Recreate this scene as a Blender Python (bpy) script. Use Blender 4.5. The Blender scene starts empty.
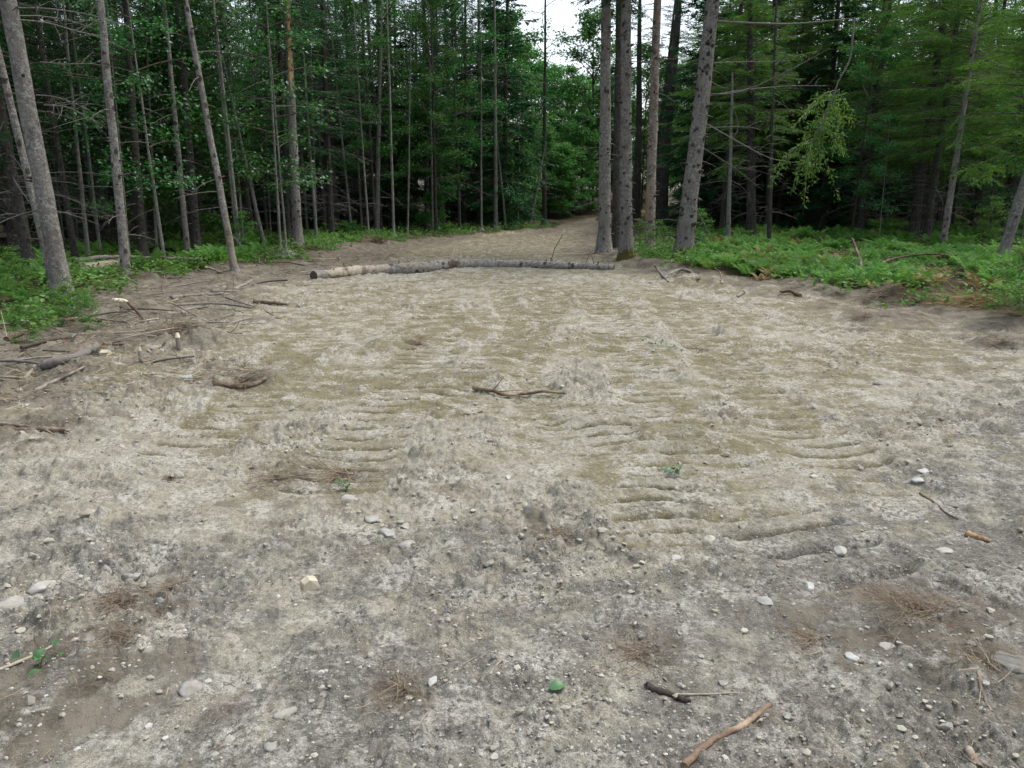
import bpy, math
import numpy as np
from mathutils import Vector, Matrix

R = math.radians
rng = np.random.default_rng(11)
scene = bpy.context.scene
COL = scene.collection

# ------------------------------------------------------------------ camera
CAM_H, PITCH, FPX = 1.6, R(13.6), 760.0
cam_d = bpy.data.cameras.new('camera')
cam_d.sensor_width = 36.0
cam_d.lens = 36.0 * FPX / 1024.0
cam_d.clip_start = 0.05
cam_d.clip_end = 1500
cam = bpy.data.objects.new('camera', cam_d)
cam.location = (0, 0, CAM_H)
cam.rotation_euler = (R(90) - PITCH, 0, 0)
COL.objects.link(cam)
scene.camera = cam

def ray(px, py):
    dx = (px - 512) / FPX
    dy = -(py - 384) / FPX
    return np.array([dx, math.cos(PITCH) + dy * math.sin(PITCH), -math.sin(PITCH) + dy * math.cos(PITCH)])

def flat(px, py):
    d = ray(px, py)
    t = -CAM_H / d[2]
    return np.array([d[0] * t, d[1] * t])

def at_depth(px, py, Y):
    d = ray(px, py)
    t = Y / d[1]
    return np.array([d[0] * t, Y, CAM_H + d[2] * t])

# ------------------------------------------------------------------ noise
def _hash(ix, iy, seed):
    with np.errstate(over='ignore'):
        h = (ix.astype(np.int64).astype(np.uint32) * np.uint32(374761393)
             + iy.astype(np.int64).astype(np.uint32) * np.uint32(668265263)
             + np.uint32(seed) * np.uint32(2246822519))
        h = (h ^ (h >> np.uint32(13))) * np.uint32(1274126177)
        h = (h ^ (h >> np.uint32(16))) * np.uint32(2654435761)
        h = h ^ (h >> np.uint32(15))
    return h.astype(np.float64) / 4294967296.0

def gnoise(x, y, seed):
    x0 = np.floor(x); y0 = np.floor(y)
    fx = x - x0; fy = y - y0
    u = fx * fx * fx * (fx * (fx * 6 - 15) + 10)
    v = fy * fy * fy * (fy * (fy * 6 - 15) + 10)
    def g(ax, ay):
        a = _hash(x0 + ax, y0 + ay, seed) * 6.2831853
        return np.cos(a) * (fx - ax) + np.sin(a) * (fy - ay)
    a = g(0, 0); b = g(1, 0); c = g(0, 1); d = g(1, 1)
    return 1.5 * ((a + (b - a) * u) + ((c + (d - c) * u) - (a + (b - a) * u)) * v)

def fbm(x, y, f, octv, seed, gain=0.5):
    s = 0; amp = 1.0
    for i in range(octv):
        c, n = math.cos(0.7 * i + seed), math.sin(0.7 * i + seed)
        s = s + amp * gnoise((x * c - y * n) * f, (x * n + y * c) * f, seed * 17 + i)
        amp *= gain; f *= 2.03
    return s

def worley(x, y, cell, seed, rmin=0.25, rmax=0.6):
    """round lumps: returns (height 0..1 of the highest lump over the point, its random value)"""
    X = x / cell; Y = y / cell
    x0 = np.floor(X); y0 = np.floor(Y)
    best = np.zeros_like(X); rv = np.zeros_like(X)
    for i in (-1, 0, 1):
        for j in (-1, 0, 1):
            cx, cy = x0 + i, y0 + j
            px = cx + _hash(cx, cy, seed); py = cy + _hash(cx, cy, seed + 1)
            r = rmin + (rmax - rmin) * _hash(cx, cy, seed + 2) ** 2
            a = _hash(cx, cy, seed + 4) * 3.14
            ca, sa = np.cos(a), np.sin(a)
            dx = X - px; dy = Y - py
            e = 0.75 + 0.5 * _hash(cx, cy, seed + 5)
            q = np.sqrt(((dx * ca + dy * sa) * e) ** 2 + ((dy * ca - dx * sa) / e) ** 2) / r
            h = np.clip(1 - q * q, 0, 1) ** 0.55 * r * 1.6
            m = h > best
            best = np.where(m, h, best)
            rv = np.where(m, _hash(cx, cy, seed + 3), rv)
    return best, rv

def sstep(a, b, x):
    t = np.clip((x - a) / (b - a), 0, 1)
    return t * t * (3 - 2 * t)

# ------------------------------------------------------------------ the clearing
_px = [(-260, 420), (-120, 380), (0, 346), (60, 322), (120, 298), (165, 282), (235, 274), (300, 264), (345, 250), (420, 241), (490, 236),
       (546, 231.5), (580, 225)]
_left = [flat(*p) for p in _px]
_pr = [(606, 223.5), (600, 236), (598, 252), (640, 266), (690, 277), (770, 287), (860, 301), (930, 316), (1024, 330), (1150, 356)]
_right = [flat(*p) for p in _pr]
CLEAR = np.array([(-30, -25), (-16, 2)] + [tuple(p) for p in _left] + [(9.5, 62), (13.5, 82), (18, 82), (14, 62)] + [tuple(p) for p in _right] + [(16, 0), (30, -25)])

def sdist(x, y):
    """signed distance to the edge of the cleared ground, positive inside"""
    d2 = np.full_like(x, 1e9)
    inside = np.zeros(x.shape, bool)
    n = len(CLEAR)
    for i in range(n):
        ax, ay = CLEAR[i]; bx, by = CLEAR[(i + 1) % n]
        ex, ey = bx - ax, by - ay
        wx, wy = x - ax, y - ay
        t = np.clip((wx * ex + wy * ey) / (ex * ex + ey * ey), 0, 1)
        d2 = np.minimum(d2, (wx - ex * t) ** 2 + (wy - ey * t) ** 2)
        c = ((ay <= y) != (by <= y))
        with np.errstate(divide='ignore', invalid='ignore'):
            xi = ax + (y - ay) / (by - ay if by != ay else 1e-9) * ex
        inside ^= (c & (x < xi))
    d = np.sqrt(d2)
    return np.where(inside, d, -d)

def spline(pts, n=60):
    P = np.array(pts, float)
    k = len(P)
    out = []
    for i in range(k - 1):
        p0 = P[max(i - 1, 0)]; p1 = P[i]; p2 = P[i + 1]; p3 = P[min(i + 2, k - 1)]
        for t in np.linspace(0, 1, max(2, n // (k - 1)), endpoint=False):
            out.append(0.5 * ((2 * p1) + (-p0 + p2) * t + (2 * p0 - 5 * p1 + 4 * p2 - p3) * t * t + (-p0 + 3 * p1 - 3 * p2 + p3) * t ** 3))
    out.append(P[-1])
    return np.array(out)

# machine tracks pressed into the ground: (points, half width, depth, lug amplitude, lug pitch, arc of the lugs)
_T = [
    ([(320, 330), (250, 400), (150, 480)], .30, .02, .014, .21, 1.2),
    ([(700, 420), (800, 455), (900, 505), (1060, 590)], .38, .035, .003, .2, 0),
    ([(660, 295), (720, 360), (790, 420), (900, 500)], .30, .025, .014, .21, 1.2),
    ([(560, 285), (540, 320), (490, 365), (430, 405), (340, 440)], .28, .025, .020, .20, -1.6),
    ([(500, 290), (520, 340), (535, 395), (540, 470)], .20, .030, .008, .11, 0.0),
    ([(440, 300), (430, 345), (405, 390), (370, 440), (300, 520)], .30, .025, .024, .20, 1.7),
    ([(590, 285), (615, 330), (650, 390), (700, 450), (770, 520), (900, 600)], .32, .03, .027, .20, 1.5),
    ([(585, 395), (610, 440), (640, 490), (690, 570)], .27, .03, .024, .20, -1.5),
    ([(745, 500), (810, 540), (870, 575), (940, 610)], .28, .035, .040, .27, .8),
]
TRACKS = []
for pts, hw, dep, lug, pitch, arc in _T:
    W = spline([flat(*p) for p in pts], 36)
    s = np.concatenate([[0], np.cumsum(np.linalg.norm(np.diff(W, axis=0), axis=1))])
    TRACKS.append((W, s, hw, dep, lug, pitch, arc))

def tracks(x, y):
    """(height offset, how much inside a track 0..1, spill ridge 0..1, lug crest -1..1)"""
    H = np.zeros_like(x); M = np.zeros_like(x); B = np.zeros_like(x); C = np.zeros_like(x)
    for ti, (W, s, hw, dep, lug, pitch, arc) in enumerate(TRACKS):
        lo = W.min(0) - 1; hi = W.max(0) + 1
        idx = np.nonzero((x > lo[0]) & (x < hi[0]) & (y > lo[1]) & (y < hi[1]))[0]
        if len(idx) == 0: continue
        X = x[idx]; Y = y[idx]
        bd = np.full(X.shape, 1e9); bs = np.zeros(X.shape); bt = np.zeros(X.shape)
        for i in range(len(W) - 1):
            e = W[i + 1] - W[i]; L2 = e @ e; L = math.sqrt(L2)
            wx, wy = X - W[i, 0], Y - W[i, 1]
            t = np.clip((wx * e[0] + wy * e[1]) / L2, 0, 1)
            d = np.hypot(wx - e[0] * t, wy - e[1] * t)
            m = d < bd
            bd = np.where(m, d, bd); bs = np.where(m, s[i] + t * L, bs)
            bt = np.where(m, (wx * e[1] - wy * e[0]) / L, bt)
        ends = sstep(0, .5, bs) * sstep(0, .5, s[-1] - bs)
        wob = .98 * hw * (1 + .18 * gnoise(X * 1.7, Y * 1.7, 40 + ti))
        ins = sstep(wob + .07, wob - .08, bd + .07 * gnoise(X * 5, Y * 5, 140 + ti)) * ends
        fade = (.7 if ti == 8 else .2) + (.3 if ti == 8 else .8) * sstep(-.32, .2, fbm(X, Y, 1.3, 2, 60 + ti))
        ph = 6.2832 * (bs / pitch + .22 * gnoise(X * 1.8, Y * 1.8, 80 + ti)) + arc * (bt / hw) ** 2
        gq = np.mod(ph, 6.2832) - 3.1416
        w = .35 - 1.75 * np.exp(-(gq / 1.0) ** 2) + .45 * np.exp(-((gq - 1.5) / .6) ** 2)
        off = ins * fade * (-dep * .7 + 1.45 * lug * w)
        ridge = np.exp(-((bd - wob - .07) / .08) ** 2) * ends * np.clip(.15 + 1.3 * fbm(X, Y, 1.8, 2, 90 + ti), 0, 1.2)
        H[idx] = H[idx] * (1 - ins) + off + .022 * ridge
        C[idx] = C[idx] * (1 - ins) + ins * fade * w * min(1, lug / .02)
        M[idx] = np.maximum(M[idx], ins)
        B[idx] = np.maximum(B[idx], ridge)
    return H, M, B, C

# spots of mounded or dug earth: pixel, radius m, height m
_mounds = [((345, 240), .9, .30), ((372, 243), .8, .26), ((180, 338), .55, .20), ((205, 345), .5, .14), ((120, 312), .8, .16), ((150, 352), .5, .10), ((90, 372), .5, .10),
           ((665, 437), .35, .06), ((720, 445), .33, .07), ((440, 455), .3, .05), ((600, 420), .3, .05), ((905, 625), .18, .035),
           ((800, 292), 1.0, .12), ((880, 320), .6, .10), ((850, 314), .4, .1), ((960, 300), .8, .22), ((900, 302), .7, .22), ((1005, 342), .45, .12), ((700, 284), .8, .16), ((740, 290), .8, .12),
           ((390, 345), .4, .07), ((245, 383), .35, .09), ((270, 384), .25, .08), ((130, 405), .4, .05), ((60, 355), .6, .10), ((660, 270), .8, .14), ((630, 268), .8, .12)]
MOUNDS = [(flat(*p), r, h) for p, r, h in _mounds]

def height(x, y, full=False):
    x = np.asarray(x, float); y = np.asarray(y, float)
    shp = x.shape
    x = x.ravel(); y = y.ravel()
    d = np.hypot(x, y)
    sd = sdist(x, y)
    nz = fbm(x, y, .8, 3, 3)
    c = sstep(-.35, .45, sd + .35 * nz)
    h = .05 * gnoise(x * .13, y * .13, 5) * sstep(2, 8, d)
    h = h + .035 * sstep(34, 80, y) * np.clip(y - 34, 0, 90)
    forest = .10 + .10 * fbm(x, y, .5, 3, 7) + .03 * fbm(x, y, 2.5, 2, 8)
    h = h + (1 - c) * forest
    h = h + .10 * np.exp(-((sd - .1) / .6) ** 2) * np.clip(.4 + .9 * fbm(x, y, .9, 2, 9), 0, 1.3)
    for (mp, r, mh) in MOUNDS:
        q = np.hypot(x - mp[0], y - mp[1]) / r
        k = q < 1.3
        if k.any():
            h[k] += mh * (1 - sstep(0, 1.15, q[k] + .25 * fbm(x[k], y[k], 2.2 / r ** .5, 2, 12)))
    th, tm, tb, tc = tracks(x, y)
    rough = np.clip(.55 + .9 * fbm(x, y, .75, 4, 21) + .6 * tb, .08, 1.35) * (1 - .70 * tm)
    left = sstep(-1.0, -6, x) * c
    rough = np.clip(rough + .25 * left, 0, 1.3)
    h = h + c * (.030 * nz + th)
    h = h + .013 * fbm(x, y, 3.1, 3, 23) * (.5 + rough) * (1 - .6 * tm)
    l1, r1 = worley(x + .03 * gnoise(x * 9, y * 9, 31), y + .03 * gnoise(x * 9, y * 9, 32), .17, 33)
    l2, r2 = worley(x + .01 * gnoise(x * 22, y * 22, 35), y, .075, 37)
    l3, r3 = worley(x, y, .034, 45)
    h = h + rough * (.042 * l1 * (r1 > .5) + .034 * l2 * (r2 > .25) + .022 * l3) * (.4 + .6 * c)
    h = h + .0065 * fbm(x, y, 13, 4, 50, .62)
    if not full:
        return h.reshape(shp)
    clod = np.clip(rough, 0, 1) * np.maximum(l2 * 1.2, l1 * (r1 > .45))
    return h.reshape(shp), dict(sd=sd, c=c, rough=rough, tm=tm, tb=tb, tc=tc, rnd=np.where(l2 > .15, r2, r3), clod=clod, nz=nz)

def hz(x, y):
    return float(height(np.array([x]), np.array([y]))[0])

def ground(px, py):
    """point of the ground seen at a place of the photograph"""
    d = ray(px, py)
    z = 0.0
    for _ in range(6):
        t = (z - CAM_H) / d[2]
        z = .5 * z + .5 * hz(d[0] * t, d[1] * t)
    t = (z - CAM_H) / d[2]
    return np.array([d[0] * t, d[1] * t, z])

# ------------------------------------------------------------------ mesh builder
class MB:
    def __init__(self):
        self.V = []; self.F = []; self.M = []; self.A = []; self.n = 0
    def add(self, V, F, mi=0, rnd=None):
        V = np.asarray(V, np.float64).reshape(-1, 3); F = np.asarray(F, np.int64)
        if len(V) == 0 or len(F) == 0: return self
        self.V.append(V); self.F.append(F + self.n); self.M.append(np.full(len(F), mi, np.int32) if np.isscalar(mi) else np.asarray(mi, np.int32))
        if rnd is None: rnd = rng.random()
        self.A.append(np.full(len(V), rnd) if np.isscalar(rnd) else np.asarray(rnd, float))
        self.n += len(V)
        return self
    def mesh(self, name, mats, smooth=True):
        me = bpy.data.meshes.new(name)
        V = np.concatenate(self.V) if self.V else np.zeros((0, 3))
        me.vertices.add(len(V)); me.vertices.foreach_set('co', V.astype(np.float32).ravel())
        tot = np.concatenate([np.full(len(f), f.shape[1], np.int32) for f in self.F])
        li = np.concatenate([f.ravel() for f in self.F]).astype(np.int32)
        st = np.concatenate([[0], np.cumsum(tot)[:-1]]).astype(np.int32)
        me.loops.add(len(li)); me.loops.foreach_set('vertex_index', li)
        me.polygons.add(len(tot)); me.polygons.foreach_set('loop_start', st); me.polygons.foreach_set('loop_total', tot)
        me.polygons.foreach_set('material_index', np.concatenate(self.M))
        me.polygons.foreach_set('use_smooth', np.full(len(tot), smooth, bool))
        a = me.attributes.new('rnd', 'FLOAT', 'POINT'); a.data.foreach_set('value', np.concatenate(self.A).astype(np.float32))
        for m in mats: me.materials.append(m)
        me.update(calc_edges=True)
        me.validate()
        return me
    def build(self, name, mats, parent=None, smooth=True):
        if not isinstance(mats, (list, tuple)): mats = [mats]
        o = bpy.data.objects.new(name, self.mesh(name, mats, smooth))
        COL.objects.link(o)
        if parent is not None: o.parent = parent
        return o

def link(name, me, parent=None):
    o = bpy.data.objects.new(name, me); COL.objects.link(o)
    if parent is not None: o.parent = parent
    return o

def tag(o, label=None, cat=None, group=None, kind=None):
    if label: o['label'] = label
    if cat: o['category'] = cat
    if group: o['group'] = group
    if kind: o['kind'] = kind
    return o

def empty(name, loc, label=None, cat=None, group=None):
    o = bpy.data.objects.new(name, None); COL.objects.link(o)
    o.location = loc; o.empty_display_size = .2
    tag(o, label, cat, group)
    return o

def unit(v):
    v = np.asarray(v, float)
    return v / np.maximum(np.linalg.norm(v, axis=-1, keepdims=True), 1e-9)

def tube(P, r, sides=8, wob=0.0, seed=0, cap=True):
    """tapered tube through the points"""
    P = np.asarray(P, float); n = len(P)
    r = np.broadcast_to(np.asarray(r, float), (n,)).copy()
    T = np.gradient(P, axis=0); T = unit(T)
    up = np.array([0, 0, 1.0]) if abs(T[0, 2]) < .9 else np.array([1.0, 0, 0])
    A = np.zeros((n, 3)); a = unit(up - T[0] * (up @ T[0]))
    for i in range(n):
        a = unit(a - T[i] * (a @ T[i])); A[i] = a
    B = np.cross(T, A)
    th = np.arange(sides) * 2 * math.pi / sides
    rr = r[:, None] * np.ones((1, sides))
    if wob:
        g = np.random.default_rng(seed + 100)
        lo = g.normal(0, 1, (n, sides))
        k = (lo + np.roll(lo, 1, 1) + np.roll(lo, -1, 1)) / 2
        k[1:-1] = (k[:-2] + k[1:-1] * 2 + k[2:]) / 3
        rr = rr * (1 + wob * k)
    V = P[:, None, :] + rr[:, :, None] * (np.cos(th)[None, :, None] * A[:, None, :] + np.sin(th)[None, :, None] * B[:, None, :])
    V = V.reshape(-1, 3)
    i = np.arange(n - 1)[:, None] * sides; j = np.arange(sides)[None, :]; j2 = (j + 1) % sides
    F = np.stack([i + j, i + j2, i + sides + j2, i + sides + j], -1).reshape(-1, 4)
    parts = [(V, F)]
    if cap:
        for e, flip in ((0, True), (n - 1, False)):
            base = np.arange(sides) + e * sides
            c = P[e][None] ; Vc = np.concatenate([V[base], c])
            k = np.arange(sides); k2 = (k + 1) % sides
            Fc = np.stack([k2, k, np.full(sides, sides)] if flip else [k, k2, np.full(sides, sides)], -1)
            parts.append((Vc, Fc))
    return parts

def add_tube(mb, P, r, sides=8, mi=0, wob=0., seed=0, cap=True, capmi=None, rnd=None):
    ps = tube(P, r, sides, wob, seed, cap)
    mb.add(ps[0][0], ps[0][1], mi, rnd)
    for V, F in ps[1:]: mb.add(V, F, mi if capmi is None else capmi, rnd)

def kites(P, D, N, L, W, wide=.42, sag=.12):
    """one pointed leaf per row"""
    P = np.asarray(P); K = len(P)
    D = unit(D); S = unit(np.cross(D, N)); N2 = np.cross(S, D)
    L = np.broadcast_to(L, (K,))[:, None]; W = np.broadcast_to(W, (K,))[:, None]
    V = np.stack([P, P + D * L * wide + S * W * .5, P + D * L - N2 * L * sag, P + D * L * wide - S * W * .5], 1)
    F = np.arange(K * 4).reshape(K, 4)
    return V.reshape(-1, 3), F

def add_kites(mb, P, D, N, L, W, mi=0, rnd=None, **k):
    if len(P) == 0: return
    V, F = kites(P, D, N, L, W, **k)
    if rnd is None: rnd = rng.random(len(P))
    mb.add(V, F, mi, np.repeat(rnd, 4))

# ------------------------------------------------------------------ materials
class NT:
    def __init__(self, name):
        self.m = bpy.data.materials.new(name); self.m.use_nodes = True
        self.t = self.m.node_tree; self.t.nodes.clear()
        self.out = self.t.nodes.new('ShaderNodeOutputMaterial')
    def n(self, typ, **kw):
        nd = self.t.nodes.new('ShaderNode' + typ)
        for k, v in kw.items():
            if k.startswith('_'): setattr(nd, k[1:], v)
        for k, v in kw.items():
            if not k.startswith('_'):
                key = k.replace('__', ' ')
                inp = nd.inputs[int(key[1:])] if key[0] == 'i' and key[1:].isdigit() else nd.inputs[key]
                if isinstance(v, bpy.types.NodeSocket): self.t.links.new(v, inp)
                else: inp.default_value = v
        return nd
    def attr(self, name): return self.n('Attribute', _attribute_name=name).outputs['Fac']
    def obj(self): return self.n('TexCoord').outputs['Object']
    def pos(self): return self.n('NewGeometry').outputs['Position']
    def noise(self, vec, scale, detail=4, rough=.55, dist=0.):
        return self.n('TexNoise', Vector=vec, Scale=scale, Detail=detail, Roughness=rough, Distortion=dist).outputs['Fac']
    def mapr(self, v, a, b, c=0., d=1.):
        return self.n('MapRange', Value=v, i1=a, i2=b, i3=c, i4=d).outputs[0]
    def math(self, op, a, b): return self.n('Math', _operation=op, i0=a, i1=b).outputs[0]
    def mix(self, f, a, b, blend='MIX'):
        nd = self.n('Mix', _data_type='RGBA', _blend_type=blend)
        for i, v in ((0, f), (6, a), (7, b)):
            if isinstance(v, bpy.types.NodeSocket): self.t.links.new(v, nd.inputs[i])
            else: nd.inputs[i].default_value = v if i == 0 else (*v, 1)[:4]
        return nd.outputs[2]
    def bump(self, h, strength=.5, dist=.01): return self.n('Bump', Height=h, Strength=strength, Distance=dist).outputs[0]
    def scale(self, vec, s): return self.n('Mapping', Vector=vec, Scale=s).outputs[0]
    def finish(self, col, rough=.9, normal=None, spec=.2):
        b = self.n('BsdfPrincipled', Roughness=rough)
        b.inputs['Specular IOR Level'].default_value = spec
        if isinstance(col, bpy.types.NodeSocket): self.t.links.new(col, b.inputs['Base Color'])
        else: b.inputs['Base Color'].default_value = (*col, 1)
        if normal is not None: self.t.links.new(normal, b.inputs['Normal'])
        self.t.links.new(b.outputs[0], self.out.inputs[0])
        return self.m

def leaf_mat(name, a, b, trans=.35, gloss=.06, freq=.7, grough=.45):
    t = NT(name)
    r = t.attr('rnd'); nz = t.noise(t.pos(), freq, 2)
    oi = t.n('ObjectInfo').outputs['Random']
    f = t.math('ADD', t.math('MULTIPLY', r, .55), t.mapr(nz, .3, .7, 0, .45))
    col = t.mix(f, a, b)
    hs = t.n('HueSaturation', Color=col, Hue=t.mapr(oi, 0, 1, .485, .515), Saturation=1., Value=t.mapr(oi, 0, 1, .82, 1.18)).outputs[0]
    d = t.n('BsdfDiffuse', Color=hs); tr = t.n('BsdfTranslucent', Color=hs)
    m1 = t.n('MixShader', i0=trans, i1=d.outputs[0], i2=tr.outputs[0])
    g = t.n('BsdfGlossy', Roughness=grough, Color=(.9, .95, 1, 1))
    m2 = t.n('MixShader', i0=gloss, i1=m1.outputs[0], i2=g.outputs[0])
    t.t.links.new(m2.outputs[0], t.out.inputs[0])
    return t.m

def bark_mat(name, a, b, lichen=(.30, .31, .275), lich=.25, knots=.5, plate=40., knotcol=(.025, .02, .017)):
    t = NT(name)
    o = t.obj()
    st = t.scale(o, (1, 1, .28))
    n1 = t.noise(st, 13, 6, .7)
    n2 = t.noise(o, 1.6, 3, .6)
    n3 = t.noise(o, 17, 4, .7)
    v = t.n('TexVoronoi', Vector=t.scale(o, (1, 1, .45)), Scale=plate, _feature='DISTANCE_TO_EDGE').outputs['Distance']
    col = t.mix(t.mapr(n1, .36, .64), a, b)
    col = t.mix(t.mapr(v, 0, .10, .35, 0), col, tuple(x * .45 for x in a))
    col = t.mix(t.math('MULTIPLY', t.mapr(n3, .50, .58), t.mapr(n2, .35, .6, lich * .7, min(1, lich * 2.6))), col, lichen)
    col = t.mix(t.mapr(t.noise(o, 6.5, 4, .65), .56, .68, 0, .5), col, tuple(x * .5 for x in a))
    k = t.n('TexVoronoi', Vector=t.scale(o, (1, 1, .8)), Scale=5.0, Randomness=1.).outputs['Distance']
    col = t.mix(t.mapr(t.math('ADD', k, t.math('MULTIPLY', t.noise(o, 25, 2), .16)), .27, .37, knots, 0), col, knotcol)
    oi = t.n('ObjectInfo').outputs['Random']
    col = t.n('HueSaturation', Color=col, Value=t.mapr(oi, 0, 1, .85, 1.15)).outputs[0]
    h = t.math('ADD', t.math('MULTIPLY', n1, .7), t.mapr(v, 0, .2, 0, .6))
    return t.finish(col, .92, t.bump(h, .8, .02), .12)

def wood_mat(name, a, b, along=(1, 1, .08), sc=22, c=None):
    t = NT(name)
    o = t.obj()
    n = t.noise(t.scale(o, along), sc, 5, .65)
    col = t.mix(t.mapr(n, .3, .7), a, b)
    if c is not None: col = t.mix(t.mapr(t.noise(o, 4, 4, .6), .5, .62), col, c)
    oi = t.n('ObjectInfo').outputs['Random']
    col = t.n('HueSaturation', Color=col, Value=t.mapr(oi, 0, 1, .8, 1.2)).outputs[0]
    return t.finish(col, .8, t.bump(n, .6, .01), .2)

M = {}
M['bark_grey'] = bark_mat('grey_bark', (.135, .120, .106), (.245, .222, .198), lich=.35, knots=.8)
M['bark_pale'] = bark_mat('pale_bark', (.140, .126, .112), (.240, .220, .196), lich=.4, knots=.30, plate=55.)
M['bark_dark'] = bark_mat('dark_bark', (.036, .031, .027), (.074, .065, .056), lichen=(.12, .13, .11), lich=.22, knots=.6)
M['bark_pink'] = bark_mat('pinkish_bark', (.150, .110, .088), (.26, .205, .168), lich=.5, knots=.6, plate=22.)
M['bark_birch'] = bark_mat('sapling_bark', (.13, .125, .105), (.235, .228, .198), lich=.2, knots=.35)
M['log_bark'] = bark_mat('log_bark', (.17, .152, .135), (.30, .275, .245), lichen=(.36, .35, .32), lich=.45, knots=.8)
M['twig'] = wood_mat('dead_twig_wood', (.075, .068, .060), (.155, .145, .13))
M['twig_dark'] = wood_mat('dark_twig_wood', (.04, .032, .026), (.09, .075, .06))
M['spruce'] = leaf_mat('spruce_needles', (.006, .035, .010), (.026, .100, .022), .28, .012, .5)
M['hemlock'] = leaf_mat('yellow_green_needles', (.030, .105, .014), (.125, .250, .032), .48, .015, .6)
M['broad'] = leaf_mat('broad_leaves', (.013, .075, .013), (.065, .190, .030), .42, .02, .6)
M['maple'] = leaf_mat('maple_leaves', (.018, .100, .020), (.070, .220, .048), .45, .035, .8, .4)
M['fern'] = leaf_mat('fern_fronds', (.042, .135, .022), (.150, .275, .050), .5, .015, .8)
M['weed'] = leaf_mat('low_leaves', (.036, .130, .018), (.130, .255, .040), .5, .02, .8)
M['gap'] = leaf_mat('sunny_leaves', (.022, .110, .020), (.095, .255, .044), .5, .02, .25)
M['larch'] = leaf_mat('larch_needles', (.062, .145, .014), (.155, .260, .032), .4, .03, 1.5)
M['brownfern'] = leaf_mat('dead_fern', (.12, .075, .03), (.27, .18, .075), .2, .02, 2)
M['wood_pale'] = wood_mat('peeled_wood', (.19, .165, .122), (.32, .285, .225), c=(.13, .10, .072))
M['wood_fresh'] = wood_mat('fresh_cut_wood', (.38, .33, .22), (.52, .47, .36))
M['wood_orange'] = wood_mat('split_orange_wood', (.21, .125, .06), (.31, .21, .12))
M['wood_split'] = wood_mat('torn_orange_wood', (.46, .235, .085), (.60, .36, .16))
M['wood_grey'] = wood_mat('weathered_wood', (.15, .132, .108), (.27, .245, .205), c=(.10, .085, .068))
M['wood_brown'] = wood_mat('brown_stick_bark', (.055, .036, .024), (.135, .095, .066), c=(.20, .155, .11))
M['wood_red'] = wood_mat('reddish_stick_bark', (.085, .056, .038), (.165, .118, .082), along=(1, 1, 1), sc=30, c=(.29, .22, .15))
M['bark_strip'] = wood_mat('dark_bark_strip', (.02, .016, .013), (.06, .05, .042))
M['moss'] = wood_mat('moss', (.035, .034, .010), (.10, .082, .018), along=(1, 1, 1), sc=30, c=(.085, .048, .02))

def stone_mat():
    t = NT('stone')
    r = t.attr('rnd')
    cr = t.n('ValToRGB', Fac=r); e = cr.color_ramp.elements
    e[0].color = (.13, .125, .113, 1); e[1].color = (.46, .455, .43, 1); e[1].position = 1
    for p, c in ((.35, (.21, .20, .178)), (.55, (.27, .252, .21)), (.75, (.31, .30, .27)), (.92, (.39, .384, .36))):
        x = e.new(p); x.color = (*c, 1)
    n = t.noise(t.pos(), 60, 5, .7)
    col = t.mix(t.mapr(n, .3, .7, 0, .4), cr.outputs[0], (.19, .175, .14))
    col = t.mix(t.mapr(t.noise(t.pos(), 11, 3), .5, .62, 0, .45), col, (.20, .185, .145))
    return t.finish(col, .92, t.bump(n, .5, .004), .15)
M['stone'] = stone_mat()

def clod_mat():
    t = NT('dry_clod')
    r = t.attr('rnd'); n = t.noise(t.pos(), 45, 5, .7)
    col = t.mix(r, (.19, .172, .128), (.40, .383, .325))
    col = t.mix(t.mapr(n, .35, .65, 0, .6), col, (.26, .242, .19))
    return t.finish(col, .96, t.bump(n, .9, .006), .08)
M['clod'] = clod_mat()

def white_stone_mat():
    t = NT('white_stone')
    n = t.noise(t.obj(), 14, 5, .7)
    col = t.mix(t.mapr(n, .35, .65), (.27, .27, .26), (.37, .37, .355))
    return t.finish(col, .8, t.bump(n, .5, .004), .3)
M['white_stone'] = white_stone_mat()

def grey_stone_mat(k=1.):
    t = NT('grey_stone')
    o = t.obj()
    n = t.noise(o, 14, 5, .7)
    col = t.mix(t.mapr(n, .35, .65), (.20, .195, .178), (.31, .30, .275))
    col = t.mix(t.mapr(t.noise(t.pos(), 22, 4), .46, .60, 0, .8), col, (.225, .21, .17))
    oi = t.n('ObjectInfo').outputs['Random']
    col = t.n('HueSaturation', Color=col, Value=t.mapr(oi, 0, 1, .75 * k, 1.2 * k)).outputs[0]
    return t.finish(col, .88, t.bump(n, .6, .006), .25)
M['grey_stone'] = grey_stone_mat()
M['dark_stone'] = grey_stone_mat(.6)

def litter_mat():
    t = NT('straw_litter')
    r = t.attr('rnd')
    cr = t.n('ValToRGB', Fac=r); e = cr.color_ramp.elements
    e[0].color = (.05, .037, .025, 1); e[1].color = (.36, .31, .215, 1)
    for p, c in ((.3, (.11, .08, .052)), (.6, (.18, .135, .085)), (.85, (.25, .20, .13))):
        x = e.new(p); x.color = (*c, 1)
    return t.finish(cr.outputs[0], .8, None, .2)
M['litter'] = litter_mat()

def root_mat():
    t = NT('root_hair')
    r = t.attr('rnd')
    col = t.mix(r, (.060, .047, .034), (.215, .165, .112))
    return t.finish(col, .85, None, .15)
M['roots'] = root_mat()

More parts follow.
